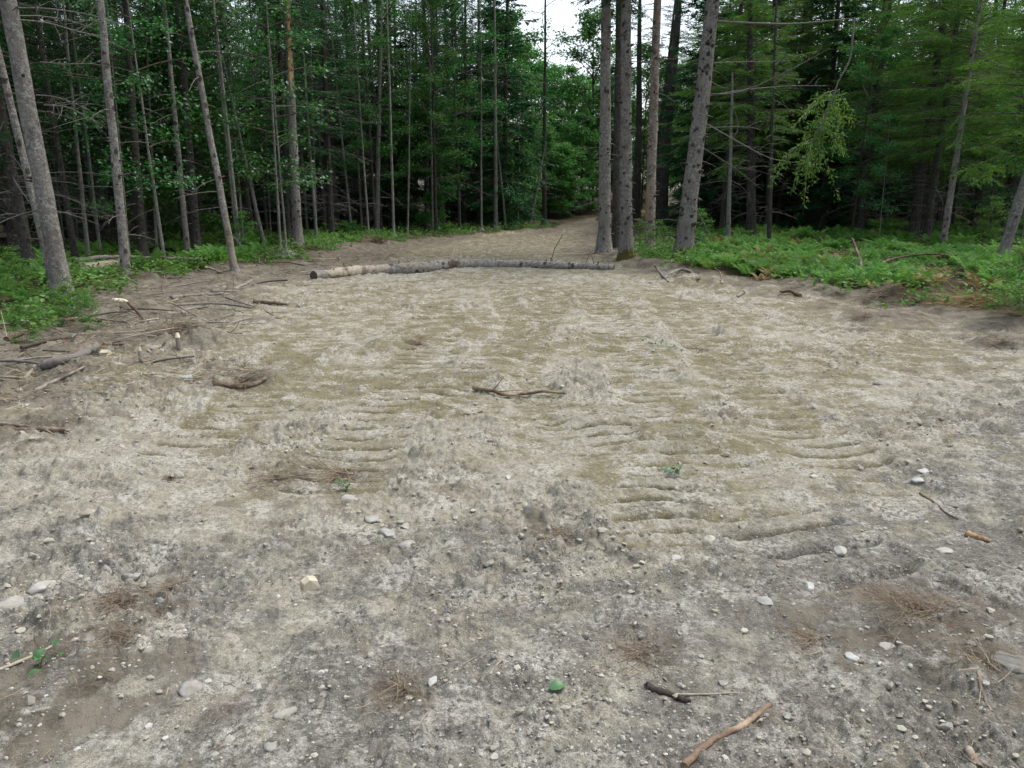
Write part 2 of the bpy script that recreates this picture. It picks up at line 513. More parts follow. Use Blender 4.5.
def soil_mat():
    t = NT('ground_soil')
    p = t.pos()
    big = t.noise(p, .9, 5, .6); mid = t.noise(p, 4.5, 6, .65); fine = t.noise(p, 38, 6, .7); vf = t.noise(p, 150, 3, .7)
    dry, olive, dark, forest, rnd, clod, brush = (t.attr(k) for k in ('dry', 'olive', 'dark', 'forest', 'rnd', 'clod', 'brush'))
    crust = t.mix(t.mapr(fine, .32, .68), (.172, .160, .118), (.325, .309, .248))
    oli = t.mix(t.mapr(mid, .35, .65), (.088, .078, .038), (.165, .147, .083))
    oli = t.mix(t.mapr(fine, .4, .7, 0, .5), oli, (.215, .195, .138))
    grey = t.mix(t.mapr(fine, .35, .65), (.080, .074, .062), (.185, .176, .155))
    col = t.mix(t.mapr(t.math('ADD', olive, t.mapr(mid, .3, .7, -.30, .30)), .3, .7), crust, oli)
    col = t.mix(t.mapr(t.math('ADD', dark, t.mapr(mid, .3, .7, -.30, .30)), .3, .75), col, grey)
    # dried lumps are paler or browner, lump by lump
    lump = t.mix(rnd, (.145, .128, .092), (.345, .33, .28))
    col = t.mix(t.mapr(t.math('MULTIPLY', clod, dry), .12, .5, 0, .6), col, lump)
    # rusty humus stains
    col = t.mix(t.math('MULTIPLY', t.mapr(t.noise(p, 1.7, 5, .7), .56, .70, 0, .5), t.mapr(fine, .3, .6)), col, (.125, .082, .048))
    # pale mineral dust patches
    col = t.mix(t.math('MULTIPLY', t.mapr(t.noise(p, 3.2, 7, .72), .49, .60, 0, .9), t.mapr(fine, .40, .58)), col, (.375, .362, .318))
    # grit
    for sc, thr, amt in ((24., .66, .55), (52., .60, .7), (120., .55, .75)):
        v = t.n('TexVoronoi', Vector=p, Scale=sc).outputs
        sep = t.n('SeparateColor', Color=v['Color']).outputs
        g = t.math('MULTIPLY', t.mapr(t.math('ADD', v['Distance'], t.math('MULTIPLY', fine, .25)), .34, .46, 1, 0), t.mapr(sep[0], thr, thr + .08))
        grain = t.mix(sep[1], (.075, .07, .058), (.40, .39, .35))
        col = t.mix(t.math('MULTIPLY', g, amt), col, grain)
    col = t.n('HueSaturation', Color=col, Value=t.mapr(vf, .30, .70, .70, 1.30)).outputs[0]
    hum = t.mix(t.mapr(fine, .3, .7), (.042, .037, .026), (.115, .100, .075))
    col = t.mix(t.mapr(t.math('ADD', brush, t.mapr(mid, .3, .7, -.35, .35)), .3, .7, 0, .9), col, t.mix(t.mapr(mid, .4, .6), hum, (.165, .148, .115)))
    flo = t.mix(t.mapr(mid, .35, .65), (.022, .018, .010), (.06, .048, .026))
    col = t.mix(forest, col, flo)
    h = t.math('ADD', t.math('MULTIPLY', fine, .9), t.math('MULTIPLY', vf, .45))
    return t.finish(col, .95, t.bump(h, 1., .018), .10)
M['soil'] = soil_mat()

# ------------------------------------------------------------------ ground sheet (one fan round the viewer's feet, fine in front)
def build_ground():
    rr = [0.25]
    while rr[-1] < 420:
        r = rr[-1]
        k = .25 if r < 1.2 else ((.0036 if 3.2 < r < 13 else .0052) if r < 22 else (.012 if r < 60 else .08))
        rr.append(r * (1 + k))
    rr = np.array(rr)
    front = np.linspace(R(-42), R(42), 760)
    rest = np.concatenate([np.linspace(R(42), R(70), 40)[1:], np.linspace(R(70), R(290), 70)[1:], np.linspace(R(290), R(318), 40)[1:-1]])
    th = np.concatenate([front, rest])
    Rr, Th = np.meshgrid(rr, th, indexing='ij')
    x = Rr * np.sin(Th); y = Rr * np.cos(Th)
    z, a = height(x, y, True)
    nr, nt = x.shape
    V = np.stack([x, y, z], -1).reshape(-1, 3)
    i = np.arange(nr - 1)[:, None] * nt; j = np.arange(nt)[None, :]; j2 = (j + 1) % nt
    F = np.stack([i + j, i + nt + j, i + nt + j2, i + j2], -1).reshape(-1, 4)
    V = np.concatenate([V, [[0, 0, float(z[0].mean())]]])
    cen = len(V) - 1
    k = np.arange(nt)
    mb = MB()
    me = bpy.data.meshes.new('ground')
    F3 = np.stack([np.full(nt, cen), k, (k + 1) % nt], -1)
    me.vertices.add(len(V)); me.vertices.foreach_set('co', V.astype(np.float32).ravel())
    li = np.concatenate([F.ravel(), F3.ravel()]).astype(np.int32)
    tot = np.concatenate([np.full(len(F), 4), np.full(len(F3), 3)]).astype(np.int32)
    me.loops.add(len(li)); me.loops.foreach_set('vertex_index', li)
    me.polygons.add(len(tot)); me.polygons.foreach_set('loop_start', np.concatenate([[0], np.cumsum(tot)[:-1]]).astype(np.int32)); me.polygons.foreach_set('loop_total', tot)
    me.polygons.foreach_set('use_smooth', np.ones(len(tot), bool))
    X = x.ravel(); Y = y.ravel(); d = np.hypot(X, Y)
    f1 = fbm(X, Y, .45, 3, 71); f2 = fbm(X, Y, 1.4, 3, 73)
    f3 = fbm(X, Y, 5.0, 3, 75, .65)
    olive = .42 + .16 * a['tm'] - .75 * a['tc'] + .30 * f1 + (.28 * f2 + .34 * f3) * (1 - .45 * a['tm']) - .20 * a['tb'] - .22 * a['rough'] * (1 - a['tm']) + .30 * sstep(4, 9, d) * sstep(9, 4, np.abs(X - .06 * Y)) + .6 * sstep(18, 24, Y)  # tc paints in groove shade as well as damp: grooves darker, crests paler
    dark = .02 + .34 * f2 + .30 * f3 + .72 * sstep(5.2, 2.2, Y) + .62 * sstep(-.3, 1.6, X - .42 * Y) * sstep(10, 4, Y) + .25 * sstep(-.55, -1.2, -np.abs(X + .9)) * 0
    dry = np.clip(.75 + .6 * f1 - .5 * a['tm'] + .6 * a['tb'], 0, 1)
    sd = a['sd']
    brush = sstep(3.8, .4, sd + 1.0 * f2) * sstep(-.5, -3.0, X) * 1.0 + .95 * sstep(2.0, -.3, sd + 1.0 * f2) * sstep(0, 2, X)
    brush = brush + .08 * sstep(16.5, 21, Y)
    for (q, rad, amt) in [((15, 715), .50, 1.0), ((300, 474), .45, .5), ((125, 606), .30, .6), ((560, 532), .35, .45), ((640, 645), .35, .5), ((400, 690), .30, .5), ((915, 612), .40, .6), ((330, 520), .4, .35),
                          ((650, 415), .5, .35), ((240, 384), .5, .6), ((440, 372), .7, .4), ((985, 665), .35, .5), ((810, 640), .3, .5), ((30, 440), .5, .5), ((850, 330), 1.0, .4), ((960, 380), .9, .4)]:
        m = flat(*q); brush = brush + amt * np.exp(-((X - m[0]) ** 2 + (Y - m[1]) ** 2) / rad ** 2) * (.8 + f3)
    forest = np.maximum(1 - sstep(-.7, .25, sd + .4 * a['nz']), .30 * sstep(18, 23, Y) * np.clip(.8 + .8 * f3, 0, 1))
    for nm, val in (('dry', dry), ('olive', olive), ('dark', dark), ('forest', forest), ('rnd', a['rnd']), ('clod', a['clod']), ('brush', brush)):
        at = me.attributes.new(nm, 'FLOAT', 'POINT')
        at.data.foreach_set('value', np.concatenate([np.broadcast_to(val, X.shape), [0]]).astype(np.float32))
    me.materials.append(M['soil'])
    me.update(calc_edges=True)
    o = link('ground', me); tag(o, 'bulldozed grey and olive dirt clearing running into the forest floor', 'ground', kind='structure')
build_ground()

# ------------------------------------------------------------------ foliage prototypes
def conifer_crown(H, z0, Lmax, seed, dz=.36, per=5, droop=.28, kl=(.07, .12), kw=(.020, .034), dens=1., e0=-8, e1=50, first=.5):
    g = np.random.default_rng(seed)
    mb = MB()
    z = z0
    while z < H - .25:
        f = (z - z0) / (H - z0)
        Lb = Lmax * (1 - f) ** .85 * min(1, first + f * 4) + .15
        for _ in range(per if f < .8 else 4):
            az = g.uniform(0, 6.283); L = Lb * g.uniform(.55, 1.12)
            e = R(e0 + (e1 - e0) * f + g.normal(0, 7))
            zz = z + g.uniform(-.2, .2)
            t = np.linspace(0, 1, 7)
            hor = L * t * math.cos(e)
            side = L * .10 * g.normal() * t * t
            ca, sa = math.cos(az), math.sin(az)
            ver = zz + L * (math.sin(e) * t - droop * t ** 2 + .12 * t ** 4)
            P = np.stack([hor * ca - side * sa, hor * sa + side * ca, ver], -1)
            add_tube(mb, P, .008 * L * (1 - .85 * t) + .004, 4, 0, cap=False)
            nt_ = int(max(6, L / .065 * dens))
            u = g.uniform(.10, 1, nt_) ** .85
            ix = np.clip((u * 6).astype(int), 0, 5); fr = u * 6 - ix
            S = P[ix] * (1 - fr)[:, None] + P[ix + 1] * fr[:, None]
            T = unit(P[ix + 1] - P[ix])
            sg = np.where(g.random(nt_) < .5, -1., 1.)
            Sd = np.stack([-T[:, 1], T[:, 0], np.zeros(nt_)], -1) * sg[:, None]
            ang = R(1) * g.uniform(35, 70, nt_)
            D = unit(T * np.cos(ang)[:, None] + Sd * np.sin(ang)[:, None] + np.array([0, 0, -1.]) * g.uniform(0, .45, nt_)[:, None])
            l = np.clip(.10 + .42 * L * (1 - u) * g.uniform(.5, 1.1, nt_), .1, .75)
            q = np.ceil(l / .055).astype(int)
            rep = np.repeat(np.arange(nt_), q)
            k = np.concatenate([np.arange(n) for n in q]) / np.repeat(q, q)
            Pn = S[rep] + D[rep] * (k * l[rep])[:, None] + g.normal(0, .006, (len(rep), 3)) + np.array([0, 0, -1.])[None] * (.25 * (k * l[rep]) ** 2)[:, None]
            s2 = np.where(np.arange(len(rep)) % 2 == 0, -1., 1.)
            Pp = np.cross(D[rep], [0, 0, 1.])
            Dn = D[rep] + Pp * (s2 * g.uniform(.4, 1.0, len(rep)))[:, None] + g.normal(0, .22, (len(rep), 3))
            Nn = np.array([0, 0, 1.]) + g.normal(0, .5, (len(rep), 3))
            add_kites(mb, Pn, Dn, Nn, g.uniform(*kl, len(rep)), g.uniform(*kw, len(rep)), 1, np.repeat(g.random(nt_), q) * .7 + g.random(len(rep)) * .3)
        z += dz * g.uniform(.7, 1.3)
    return mb

def broad_crown(H, z0, Rm, seed, limbs=22, leaf=(.06, .11), per=60, subs=6, e=(15, 60), spread=.16):
    g = np.random.default_rng(seed)
    mb = MB()
    for i in range(limbs):
        f = (i + g.random()) / limbs
        z = z0 + (H - z0) * f * .95
        L = Rm * (math.sin(math.pi * (.18 + .75 * f)) ** .8) * g.uniform(.6, 1.15)
        az = i * 2.4 + g.normal(0, .4); el = R(g.uniform(*e)) * (.6 + .6 * f)
        t = np.linspace(0, 1, 6)
        d = np.array([math.cos(az) * math.cos(el), math.sin(az) * math.cos(el), math.sin(el)])
        P = np.array([0, 0, z]) + d * (L * t)[:, None] + np.stack([.08 * L * g.normal() * t * t, .08 * L * g.normal() * t * t, -.18 * L * t * t], -1)
        add_tube(mb, P, .012 * L * (1 - .8 * t) + .004, 5, 0, cap=False)
        for s in range(subs):
            u = g.uniform(.3, 1.0); ix = min(4, int(u * 5)); fr = u * 5 - ix
            S = P[ix] * (1 - fr) + P[ix + 1] * fr
            dd = unit(d + g.normal(0, .55, 3) + np.array([0, 0, .05])); l = L * g.uniform(.25, .5) * (1.2 - .5 * u)
            tt = np.linspace(0, 1, 4)
            Q = S + dd * (l * tt)[:, None] + np.array([0, 0, -1.]) * (.15 * l * tt ** 2)[:, None]
            add_tube(mb, Q, .005 * (1 - .7 * tt) + .0015, 3, 0, cap=False)
            n = int(per * g.uniform(.5, 1.4))
            k = g.uniform(.15, 1.05, n)
            C = S + dd * (l * k)[:, None] + g.normal(0, 1, (n, 3)) * np.array([spread, spread, spread * .45])
            D = dd * .5 + g.normal(0, .8, (n, 3)) * np.array([1, 1, .35]) + np.array([0, 0, -.25])
            N = np.array([0, 0, 1.]) + g.normal(0, .45, (n, 3))
            Ls = g.uniform(*leaf, n)
            add_kites(mb, C, D, N, Ls, Ls * g.uniform(.55, .8, n), 1, np.clip(g.random() * .6 + g.random(n) * .4, 0, 1), sag=.2)
    return mb

PROTO = {}
def proto(key, mb, twig, leafm):
    PROTO[key] = mb.mesh('crown_' + key, [twig, leafm], smooth=False)
proto('tall', conifer_crown(16, 6.0, 1.9, 1), M['twig_dark'], M['spruce'])
proto('tall_b', conifer_crown(16, 7.5, 1.7, 2), M['twig_dark'], M['spruce'])
proto('spruce', conifer_crown(16, 2.6, 2.5, 3, dz=.34, first=.45), M['twig_dark'], M['spruce'])
proto('spruce_b', conifer_crown(15, 3.4, 2.2, 4, dz=.36), M['twig_dark'], M['spruce'])
proto('hemlock', conifer_crown(15, 3.4, 3.3, 5, dz=.36, droop=.38, e0=4, kl=(.07, .12), kw=(.022, .034), dens=1.15, first=.7), M['twig_dark'], M['hemlock'])
proto('hemlock_b', conifer_crown(15, 4.0, 3.0, 6, dz=.38, droop=.36, e0=6, kl=(.07, .12), kw=(.022, .034), dens=1.15, first=.7), M['twig_dark'], M['hemlock'])
proto('broad', broad_crown(12, 2.4, 2.6, 7, limbs=30, per=70), M['twig_dark'], M['broad'])
proto('broad_b', broad_crown(12, 1.6, 2.9, 8, limbs=34, per=70), M['twig_dark'], M['broad'])
proto('maple', broad_crown(7, 1.6, 1.5, 9, limbs=16, per=26, subs=5, leaf=(.07, .12), e=(0, 35), spread=.2), M['twig_dark'], M['maple'])
proto('maple_b', broad_crown(6, 1.2, 1.3, 10, limbs=14, per=22, subs=5, leaf=(.07, .11), e=(0, 30), spread=.2), M['twig_dark'], M['maple'])
proto('airy', broad_crown(11, 4.5, 1.1, 12, limbs=20, per=14, subs=5, leaf=(.05, .08), e=(25, 65), spread=.14), M['twig_dark'], M['broad'])
proto('thicket', broad_crown(9, .5, 2.4, 14, limbs=34, per=46, subs=6, leaf=(.13, .22), e=(5, 50), spread=.26), M['twig_dark'], M['gap'])
proto('thicket_b', broad_crown(7, .3, 2.3, 15, limbs=30, per=46, subs=6, leaf=(.12, .20), e=(5, 45), spread=.26), M['twig_dark'], M['gap'])
proto('far_broad', broad_crown(12, 1.6, 2.8, 16, limbs=40, per=44, subs=6, leaf=(.14, .24), spread=.28), M['twig_dark'], M['gap'])
proto('low_spruce', conifer_crown(8, .4, 1.9, 17, dz=.30, kl=(.12, .2), kw=(.04, .06), dens=.7, first=.8), M['twig_dark'], M['spruce'])
proto('far_spruce', conifer_crown(15, .8, 2.7, 18, dz=.36, kl=(.14, .24), kw=(.05, .08), dens=.6, first=.8), M['twig_dark'], M['spruce'])
proto('bush', broad_crown(2.2, .15, .9, 13, limbs=14, per=28, subs=5, leaf=(.06, .10), e=(15, 55), spread=.12), M['twig_dark'], M['weed'])

# ------------------------------------------------------------------ trunks
def trunk_mb(H, r0, seed, bend=.02, flare=.55, stubs=20, zmax=9, sides=14, ragged=False, dz=.14, topr=.12, stublen=(.03, .16), twigs=0, twiglen=(.4, 1.4)):
    g = np.random.default_rng(seed)
    n = max(12, int(H / dz))
    z = np.linspace(-.25, H, n)
    zz = np.clip(z, 0, H)
    a1, a2 = g.uniform(0, 6.28, 2); k1 = g.uniform(.5, .9)
    off = bend * H * .12
    cx = off * (np.sin(zz * k1 * .55 + a1) - math.sin(a1)) + .012 * gnoise(zz * .9, np.full(n, seed * 1.7), 5)
    cy = off * (np.sin(zz * k1 * .5 + a2) - math.sin(a2))
    P = np.stack([cx, cy, z], -1)
    r = r0 * (topr + (1 - topr) * (1 - zz / H) ** .85) * (1 + flare * np.exp(-np.clip(z, -.25, 9) / (r0 * 1.9)) * .9)
    r = r * (1 + .035 * gnoise(z * 1.7, np.full(n, seed * 3.1), 9))
    mb = MB()
    add_tube(mb, P, r, sides, 0, .035, seed)
    def axis(h): return np.array([np.interp(h, z, cx), np.interp(h, z, cy), h]), np.interp(h, z, r)
    for i in range(stubs):
        h = g.uniform(.4, min(zmax, H * .85)); c, rr = axis(h); az = g.uniform(0, 6.28)
        d = np.array([math.cos(az), math.sin(az), g.uniform(-.15, .35)]); L = g.uniform(*stublen)
        q = g.uniform(.06, .20) * max(rr, .05) + .003
        add_tube(mb, [c + d * rr * .8, c + d * (rr + L * .25), c + d * (rr + L)], [q * 1.7, q, q * .6], 5, 1)
    for i in range(twigs):
        h = g.uniform(.8, min(zmax, H * .85)); c, rr = axis(h); az = g.uniform(0, 6.28); L = g.uniform(*twiglen)
        d = np.array([math.cos(az), math.sin(az), g.uniform(-.25, .3)]); t = np.linspace(0, 1, 5)
        Pt = c + d * (rr * .7 + L * t)[:, None] + np.stack([.1 * g.normal() * L * t ** 2, .1 * g.normal() * L * t ** 2, -.22 * L * t ** 2], -1)
        add_tube(mb, Pt, .009 * (1 - .8 * t) + .002, 4, 2, cap=False)
        for s in range(int(L * 4)):
            u = g.uniform(.3, .95); k = min(3, int(u * 4)); S = Pt[k] + (Pt[k + 1] - Pt[k]) * (u * 4 - k)
            dd = unit(d + g.normal(0, .7, 3)); l = g.uniform(.1, .4)
            add_tube(mb, [S, S + dd * l * .5, S + dd * l + np.array([0, 0, -.05])], [.004, .003, .001], 3, 2, cap=False)
    return mb, axis

def patch(axis, z0, z1, az, wid, seed, lift=.004, jag=.3, mi=0):
    """a jagged strip lying on a trunk's surface"""
    g = np.random.default_rng(seed)
    n = max(6, int((z1 - z0) / .05)); m = 7
    V = []
    for i in range(n + 1):
        h = z0 + (z1 - z0) * i / n
        c, r = axis(h)
        taper = min(1, 6 * min(i, n - i) / n + .08)
        w0 = wid * taper * (1 + jag * g.normal() * .5); sh = jag * .2 * g.normal()
        for j in range(m + 1):
            a = az + sh + w0 * (j / m - .5)
            e = lift * (1 if 0 < j < m and 0 < i < n else -2.5) + .004 * g.normal() * (0 < j < m)
            V.append(c + (r * 1.035 + e) * np.array([math.cos(a), math.sin(a), 0]))
    i = np.arange(n)[:, None] * (m + 1); j = np.arange(m)[None, :]
    F = np.stack([i + j, i + j + 1, i + m + 2 + j, i + m + 1 + j], -1).reshape(-1, 4)
    return MB().add(np.array(V), F, mi)

# hero trees: name, (base px), (upper px), trunk width px, height m, bark, crown, label, options
TREES = [
 ('spruce_tree', (64, 299), (10, 10), 18.5, 17, 'pale', 'tall', 'stout smooth pale grey trunk leaning out over the left edge of the clearing', dict(bend=.006, stubs=16)),
 ('spruce_tree', (54, 286), (0, 64), 8.5, 12, 'grey', 'tall_b', 'slim speckled trunk leaning left right behind the stout smooth pale trunk', dict(stubs=25)),
 ('spruce_tree', (127, 279), (103, 0), 9.5, 14, 'grey', 'tall_b', 'slim flaky grey trunk standing in front of the pale pole on the ground', dict(bend=.012, stubs=26)),
 ('young_tree', (89, 263), (67, 45), 4.5, 9, 'birch', 'airy', 'spindly pale sapling between the stout smooth trunk and the flaky grey trunk', dict(bend=.012)),
 ('young_tree', (165, 264), (136, 60), 3.6, 7, 'birch', 'maple', 'thin greenish maple sapling with big pale leaves right of the flaky grey trunk', dict(bend=.012)),
 ('spruce_tree', (188, 260), (163, 0), 6, 13, 'grey', 'tall_b', 'slender grey trunk leaning left just behind the end of the pale pole', dict(bend=.01)),
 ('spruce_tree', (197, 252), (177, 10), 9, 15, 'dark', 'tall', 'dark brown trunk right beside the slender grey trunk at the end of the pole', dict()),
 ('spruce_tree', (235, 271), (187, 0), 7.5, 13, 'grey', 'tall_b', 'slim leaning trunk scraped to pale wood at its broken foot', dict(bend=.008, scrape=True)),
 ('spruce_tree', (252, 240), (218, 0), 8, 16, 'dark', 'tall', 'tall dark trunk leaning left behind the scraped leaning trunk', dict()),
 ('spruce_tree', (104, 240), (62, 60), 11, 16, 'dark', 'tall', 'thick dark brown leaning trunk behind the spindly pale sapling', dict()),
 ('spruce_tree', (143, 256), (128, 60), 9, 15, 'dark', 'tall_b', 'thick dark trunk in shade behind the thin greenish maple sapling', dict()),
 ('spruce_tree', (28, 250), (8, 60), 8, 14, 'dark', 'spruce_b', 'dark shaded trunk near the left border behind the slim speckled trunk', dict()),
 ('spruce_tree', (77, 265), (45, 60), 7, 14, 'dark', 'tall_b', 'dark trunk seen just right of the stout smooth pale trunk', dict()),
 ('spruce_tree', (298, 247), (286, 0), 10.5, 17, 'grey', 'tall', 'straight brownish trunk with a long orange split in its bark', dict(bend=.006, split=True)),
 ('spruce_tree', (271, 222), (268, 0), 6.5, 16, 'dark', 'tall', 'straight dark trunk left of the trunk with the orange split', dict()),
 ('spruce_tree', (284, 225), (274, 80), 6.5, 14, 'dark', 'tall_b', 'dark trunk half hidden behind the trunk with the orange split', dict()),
 ('young_tree', (265, 249), (238, 130), 4.5, 8, 'birch', 'maple_b', 'pale thin leaning sapling in front of the two dark trunks', dict(bend=.015)),
 ('young_tree', (301, 212), (303, 0), 4.2, 12, 'birch', 'airy', 'pale thin sapling rising right behind the trunk with the orange split', dict()),
 ('young_tree', (323, 227), (324, 0), 4.4, 12, 'birch', 'airy', 'pale thin sapling with a long sideways bow right of the split trunk', dict(bend=.05)),
 ('young_tree', (349, 229), (377, 25), 5.6, 13, 'birch', 'airy', 'pale grey sapling leaning hard to the right across its neighbours', dict(bend=.01)),
 ('young_tree', (368, 216), (331, 0), 4.5, 14, 'grey', 'airy', 'grey sapling leaning left and crossing the hard leaning pale sapling', dict()),
 ('young_tree', (377, 236), (382, 0), 5.0, 14, 'birch', 'airy', 'straight pale sapling behind the dark uprooted earth clumps', dict(bend=.008)),
 ('young_tree', (385, 222), (391, 0), 4.2, 13, 'birch', 'airy', 'thin pale sapling close behind the straight pale sapling', dict()),
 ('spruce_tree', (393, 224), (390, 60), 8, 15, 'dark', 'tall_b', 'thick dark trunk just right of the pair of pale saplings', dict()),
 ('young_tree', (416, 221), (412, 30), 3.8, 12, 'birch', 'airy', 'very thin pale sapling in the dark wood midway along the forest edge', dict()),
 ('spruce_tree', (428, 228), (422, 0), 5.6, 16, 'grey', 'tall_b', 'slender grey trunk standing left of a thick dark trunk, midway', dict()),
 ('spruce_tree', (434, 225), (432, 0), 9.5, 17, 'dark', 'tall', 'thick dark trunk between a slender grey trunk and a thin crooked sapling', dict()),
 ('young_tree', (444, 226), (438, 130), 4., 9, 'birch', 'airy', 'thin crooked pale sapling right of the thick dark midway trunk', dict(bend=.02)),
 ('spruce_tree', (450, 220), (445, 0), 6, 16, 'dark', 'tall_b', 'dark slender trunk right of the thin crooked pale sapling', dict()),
 ('young_tree', (496, 230), (494, 0), 4.4, 15, 'birch', 'airy', 'single straight pale sapling before the dark end of the left wood', dict(bend=.008)),
 ('young_tree', (506, 229), (500, 170), 2.6, 7, 'birch', 'airy', 'short thin dead looking sapling beside the single straight pale sapling', dict()),
 ('birch_tree', (530, 226), (543, 158), 3.0, 4.8, 'white', 'airy', 'small white birch leaning right at the end of the track', dict(bend=.01)),
 ('birch_tree', (544, 225), (545, 0), 5.0, 15, 'dark', 'airy', 'tall thin dark tree with airy leaves against the sky gap', dict(bend=.008)),
 ('pine_tree', (604, 252), (606, 0), 13.5, 18, 'grey', 'tall', 'straight grey trunk at the front corner where the log ends', dict(bend=.006, stubs=40)),
 ('pine_tree', (616, 247), (617, 0), 9, 17, 'dark', 'tall_b', 'darker trunk squeezed between the two front grey trunks by the log end', dict()),
 ('pine_tree', (626, 257), (627, 0), 13.5, 18, 'grey', 'tall', 'knotty grey trunk with a mossy foot right of the log end', dict(bend=.006, stubs=60, moss=.35)),
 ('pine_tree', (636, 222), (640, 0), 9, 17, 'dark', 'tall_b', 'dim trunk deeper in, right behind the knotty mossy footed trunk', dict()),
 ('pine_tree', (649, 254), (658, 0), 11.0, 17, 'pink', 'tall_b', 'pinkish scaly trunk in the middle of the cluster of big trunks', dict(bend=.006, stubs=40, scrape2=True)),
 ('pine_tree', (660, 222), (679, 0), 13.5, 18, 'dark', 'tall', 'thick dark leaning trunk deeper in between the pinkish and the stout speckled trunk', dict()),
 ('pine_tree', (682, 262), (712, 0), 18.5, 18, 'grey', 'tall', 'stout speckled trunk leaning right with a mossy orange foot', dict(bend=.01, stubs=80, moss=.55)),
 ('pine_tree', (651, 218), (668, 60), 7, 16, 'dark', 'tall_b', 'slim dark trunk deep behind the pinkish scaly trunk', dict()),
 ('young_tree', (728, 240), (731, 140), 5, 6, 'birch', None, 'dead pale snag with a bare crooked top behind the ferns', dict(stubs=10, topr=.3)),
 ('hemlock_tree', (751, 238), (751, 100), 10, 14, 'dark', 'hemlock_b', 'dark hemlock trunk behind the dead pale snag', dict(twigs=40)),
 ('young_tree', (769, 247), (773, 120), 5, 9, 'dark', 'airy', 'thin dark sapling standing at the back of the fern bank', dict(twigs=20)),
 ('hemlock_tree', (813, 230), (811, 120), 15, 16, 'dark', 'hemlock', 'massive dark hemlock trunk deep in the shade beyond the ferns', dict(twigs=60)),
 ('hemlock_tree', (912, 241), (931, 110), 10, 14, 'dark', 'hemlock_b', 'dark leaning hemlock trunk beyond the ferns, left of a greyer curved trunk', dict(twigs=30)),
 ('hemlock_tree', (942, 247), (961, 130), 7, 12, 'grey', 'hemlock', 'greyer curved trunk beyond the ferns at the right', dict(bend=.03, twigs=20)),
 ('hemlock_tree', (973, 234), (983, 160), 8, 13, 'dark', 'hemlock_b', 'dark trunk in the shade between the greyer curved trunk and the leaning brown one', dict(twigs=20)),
 ('pine_tree', (1000, 264), (1026, 180), 11.5, 13, 'pale', 'hemlock', 'pale brown trunk leaning out of the picture above the right end of the ferns', dict(bend=.006)),
]
BARK = dict(pale=M['bark_pale'], grey=M['bark_grey'], dark=M['bark_dark'], pink=M['bark_pink'], birch=M['bark_birch'])
def white_bark():
    t = NT('white_birch_bark'); o = t.obj()
    n = t.noise(t.scale(o, (.3, .3, 3)), 9, 4)
    return t.finish(t.mix(t.mapr(n, .52, .62), (.27, .265, .24), (.06, .055, .05)), .7, None, .3)
BARK['white'] = white_bark()
def moss_mb(axis, top, az, wid, seed):
    g = np.random.default_rng(seed); m, n = 30, 8; V = []
    hts = top * np.clip(.35 + .8 * np.abs(gnoise(np.linspace(0, 7, m + 1), np.full(m + 1, seed * 2.3), 4)) + .35 * g.random(m + 1), .1, 1.2)
    hts = hts * np.sin(np.linspace(.15, math.pi - .15, m + 1)) ** .6
    for i in range(n + 1):
        for j in range(m + 1):
            h = -.08 + (hts[j] + .08) * i / n; c, r = axis(h); a = az + wid * (j / m - .5)
            e = (.012 + .012 * g.random()) * (1 if 0 < j < m and i < n else -1.5)
            V.append(c + (r * 1.04 + e) * np.array([math.cos(a), math.sin(a), 0]))
    i = np.arange(n)[:, None] * (m + 1); j = np.arange(m)[None, :]
    return MB().add(np.array(V), np.stack([i + j, i + j + 1, i + m + 2 + j, i + m + 1 + j], -1).reshape(-1, 4))

HERO = {}
HERO_XY = []
for i, (nm, b, u, wpx, H, bark, crown, label, opt) in enumerate(TREES):
    p = ground(*b)
    q = at_depth(u[0], u[1], p[1])
    d = Vector(q - p); d.normalize()
    r0 = wpx / FPX * math.hypot(p[1], p[0] * .3) / 2 * .93
    root = empty(nm, (p[0], p[1], p[2] - .03), label, 'tree')
    tilt = Vector((0, 0, 1)).rotation_difference(d)
    root.rotation_mode = 'QUATERNION'; root.rotation_quaternion = tilt
    thin = r0 < .07
    mb, ax = trunk_mb(H, r0, 200 + i, opt.get('bend', .015), .35 if thin else .6, int(1.5 * opt.get('stubs', 12 if thin else 26)), 8, 10 if thin else 16,
                      topr=opt.get('topr', .12), stublen=(.02, .07) if thin else (.03, .14), twigs=opt.get('twigs', 5 if thin else 9), twiglen=(.3, .9) if thin else (.4, 1.3))
    mb.build('trunk', [BARK[bark], M['twig_dark'], M['twig']], root)
    if crown:
        c = link('crown', PROTO[crown], root)
        base = dict(tall=16, tall_b=16, spruce=16, spruce_b=15, hemlock=15, hemlock_b=15, airy=11, maple=7, maple_b=6, broad=12)[crown]
        s = H / base
        c.scale = (s, s, s * 1.0); c.rotation_euler = (0, 0, rng.uniform(0, 6.28))
    facing = math.atan2(-p[1], -p[0])
    if opt.get('moss'):
        moss_mb(ax, opt['moss'], facing + .35, 2.8, i).build('moss_patch', M['moss'], root)['label'] = 'yellow green and orange moss at the foot'
    if opt.get('split'):
        z0 = (at_depth(290, 92, p[1])[2] - p[2]); z1 = (at_depth(286, -20, p[1])[2] - p[2])
        patch(ax, z0, z1, facing + .15, 1.0, i, .006, .5).build('split_bark', M['wood_split'], root)['label'] = 'long orange split in the bark'
    if opt.get('scrape'):
        patch(ax, .05, 1.15, facing + .2, 2.4, i, .006, .4).build('scraped_wood', M['wood_pale'], root)['label'] = 'pale wood where the bark is scraped off'
    if opt.get('scrape2'):
        patch(ax, .9, 2.0, facing - .7, .9, i, .006, .5).build('scraped_wood', M['wood_orange'], root)
    HERO[i] = (root, p, ax, r0)
    HERO_XY.append((p[0], p[1]))

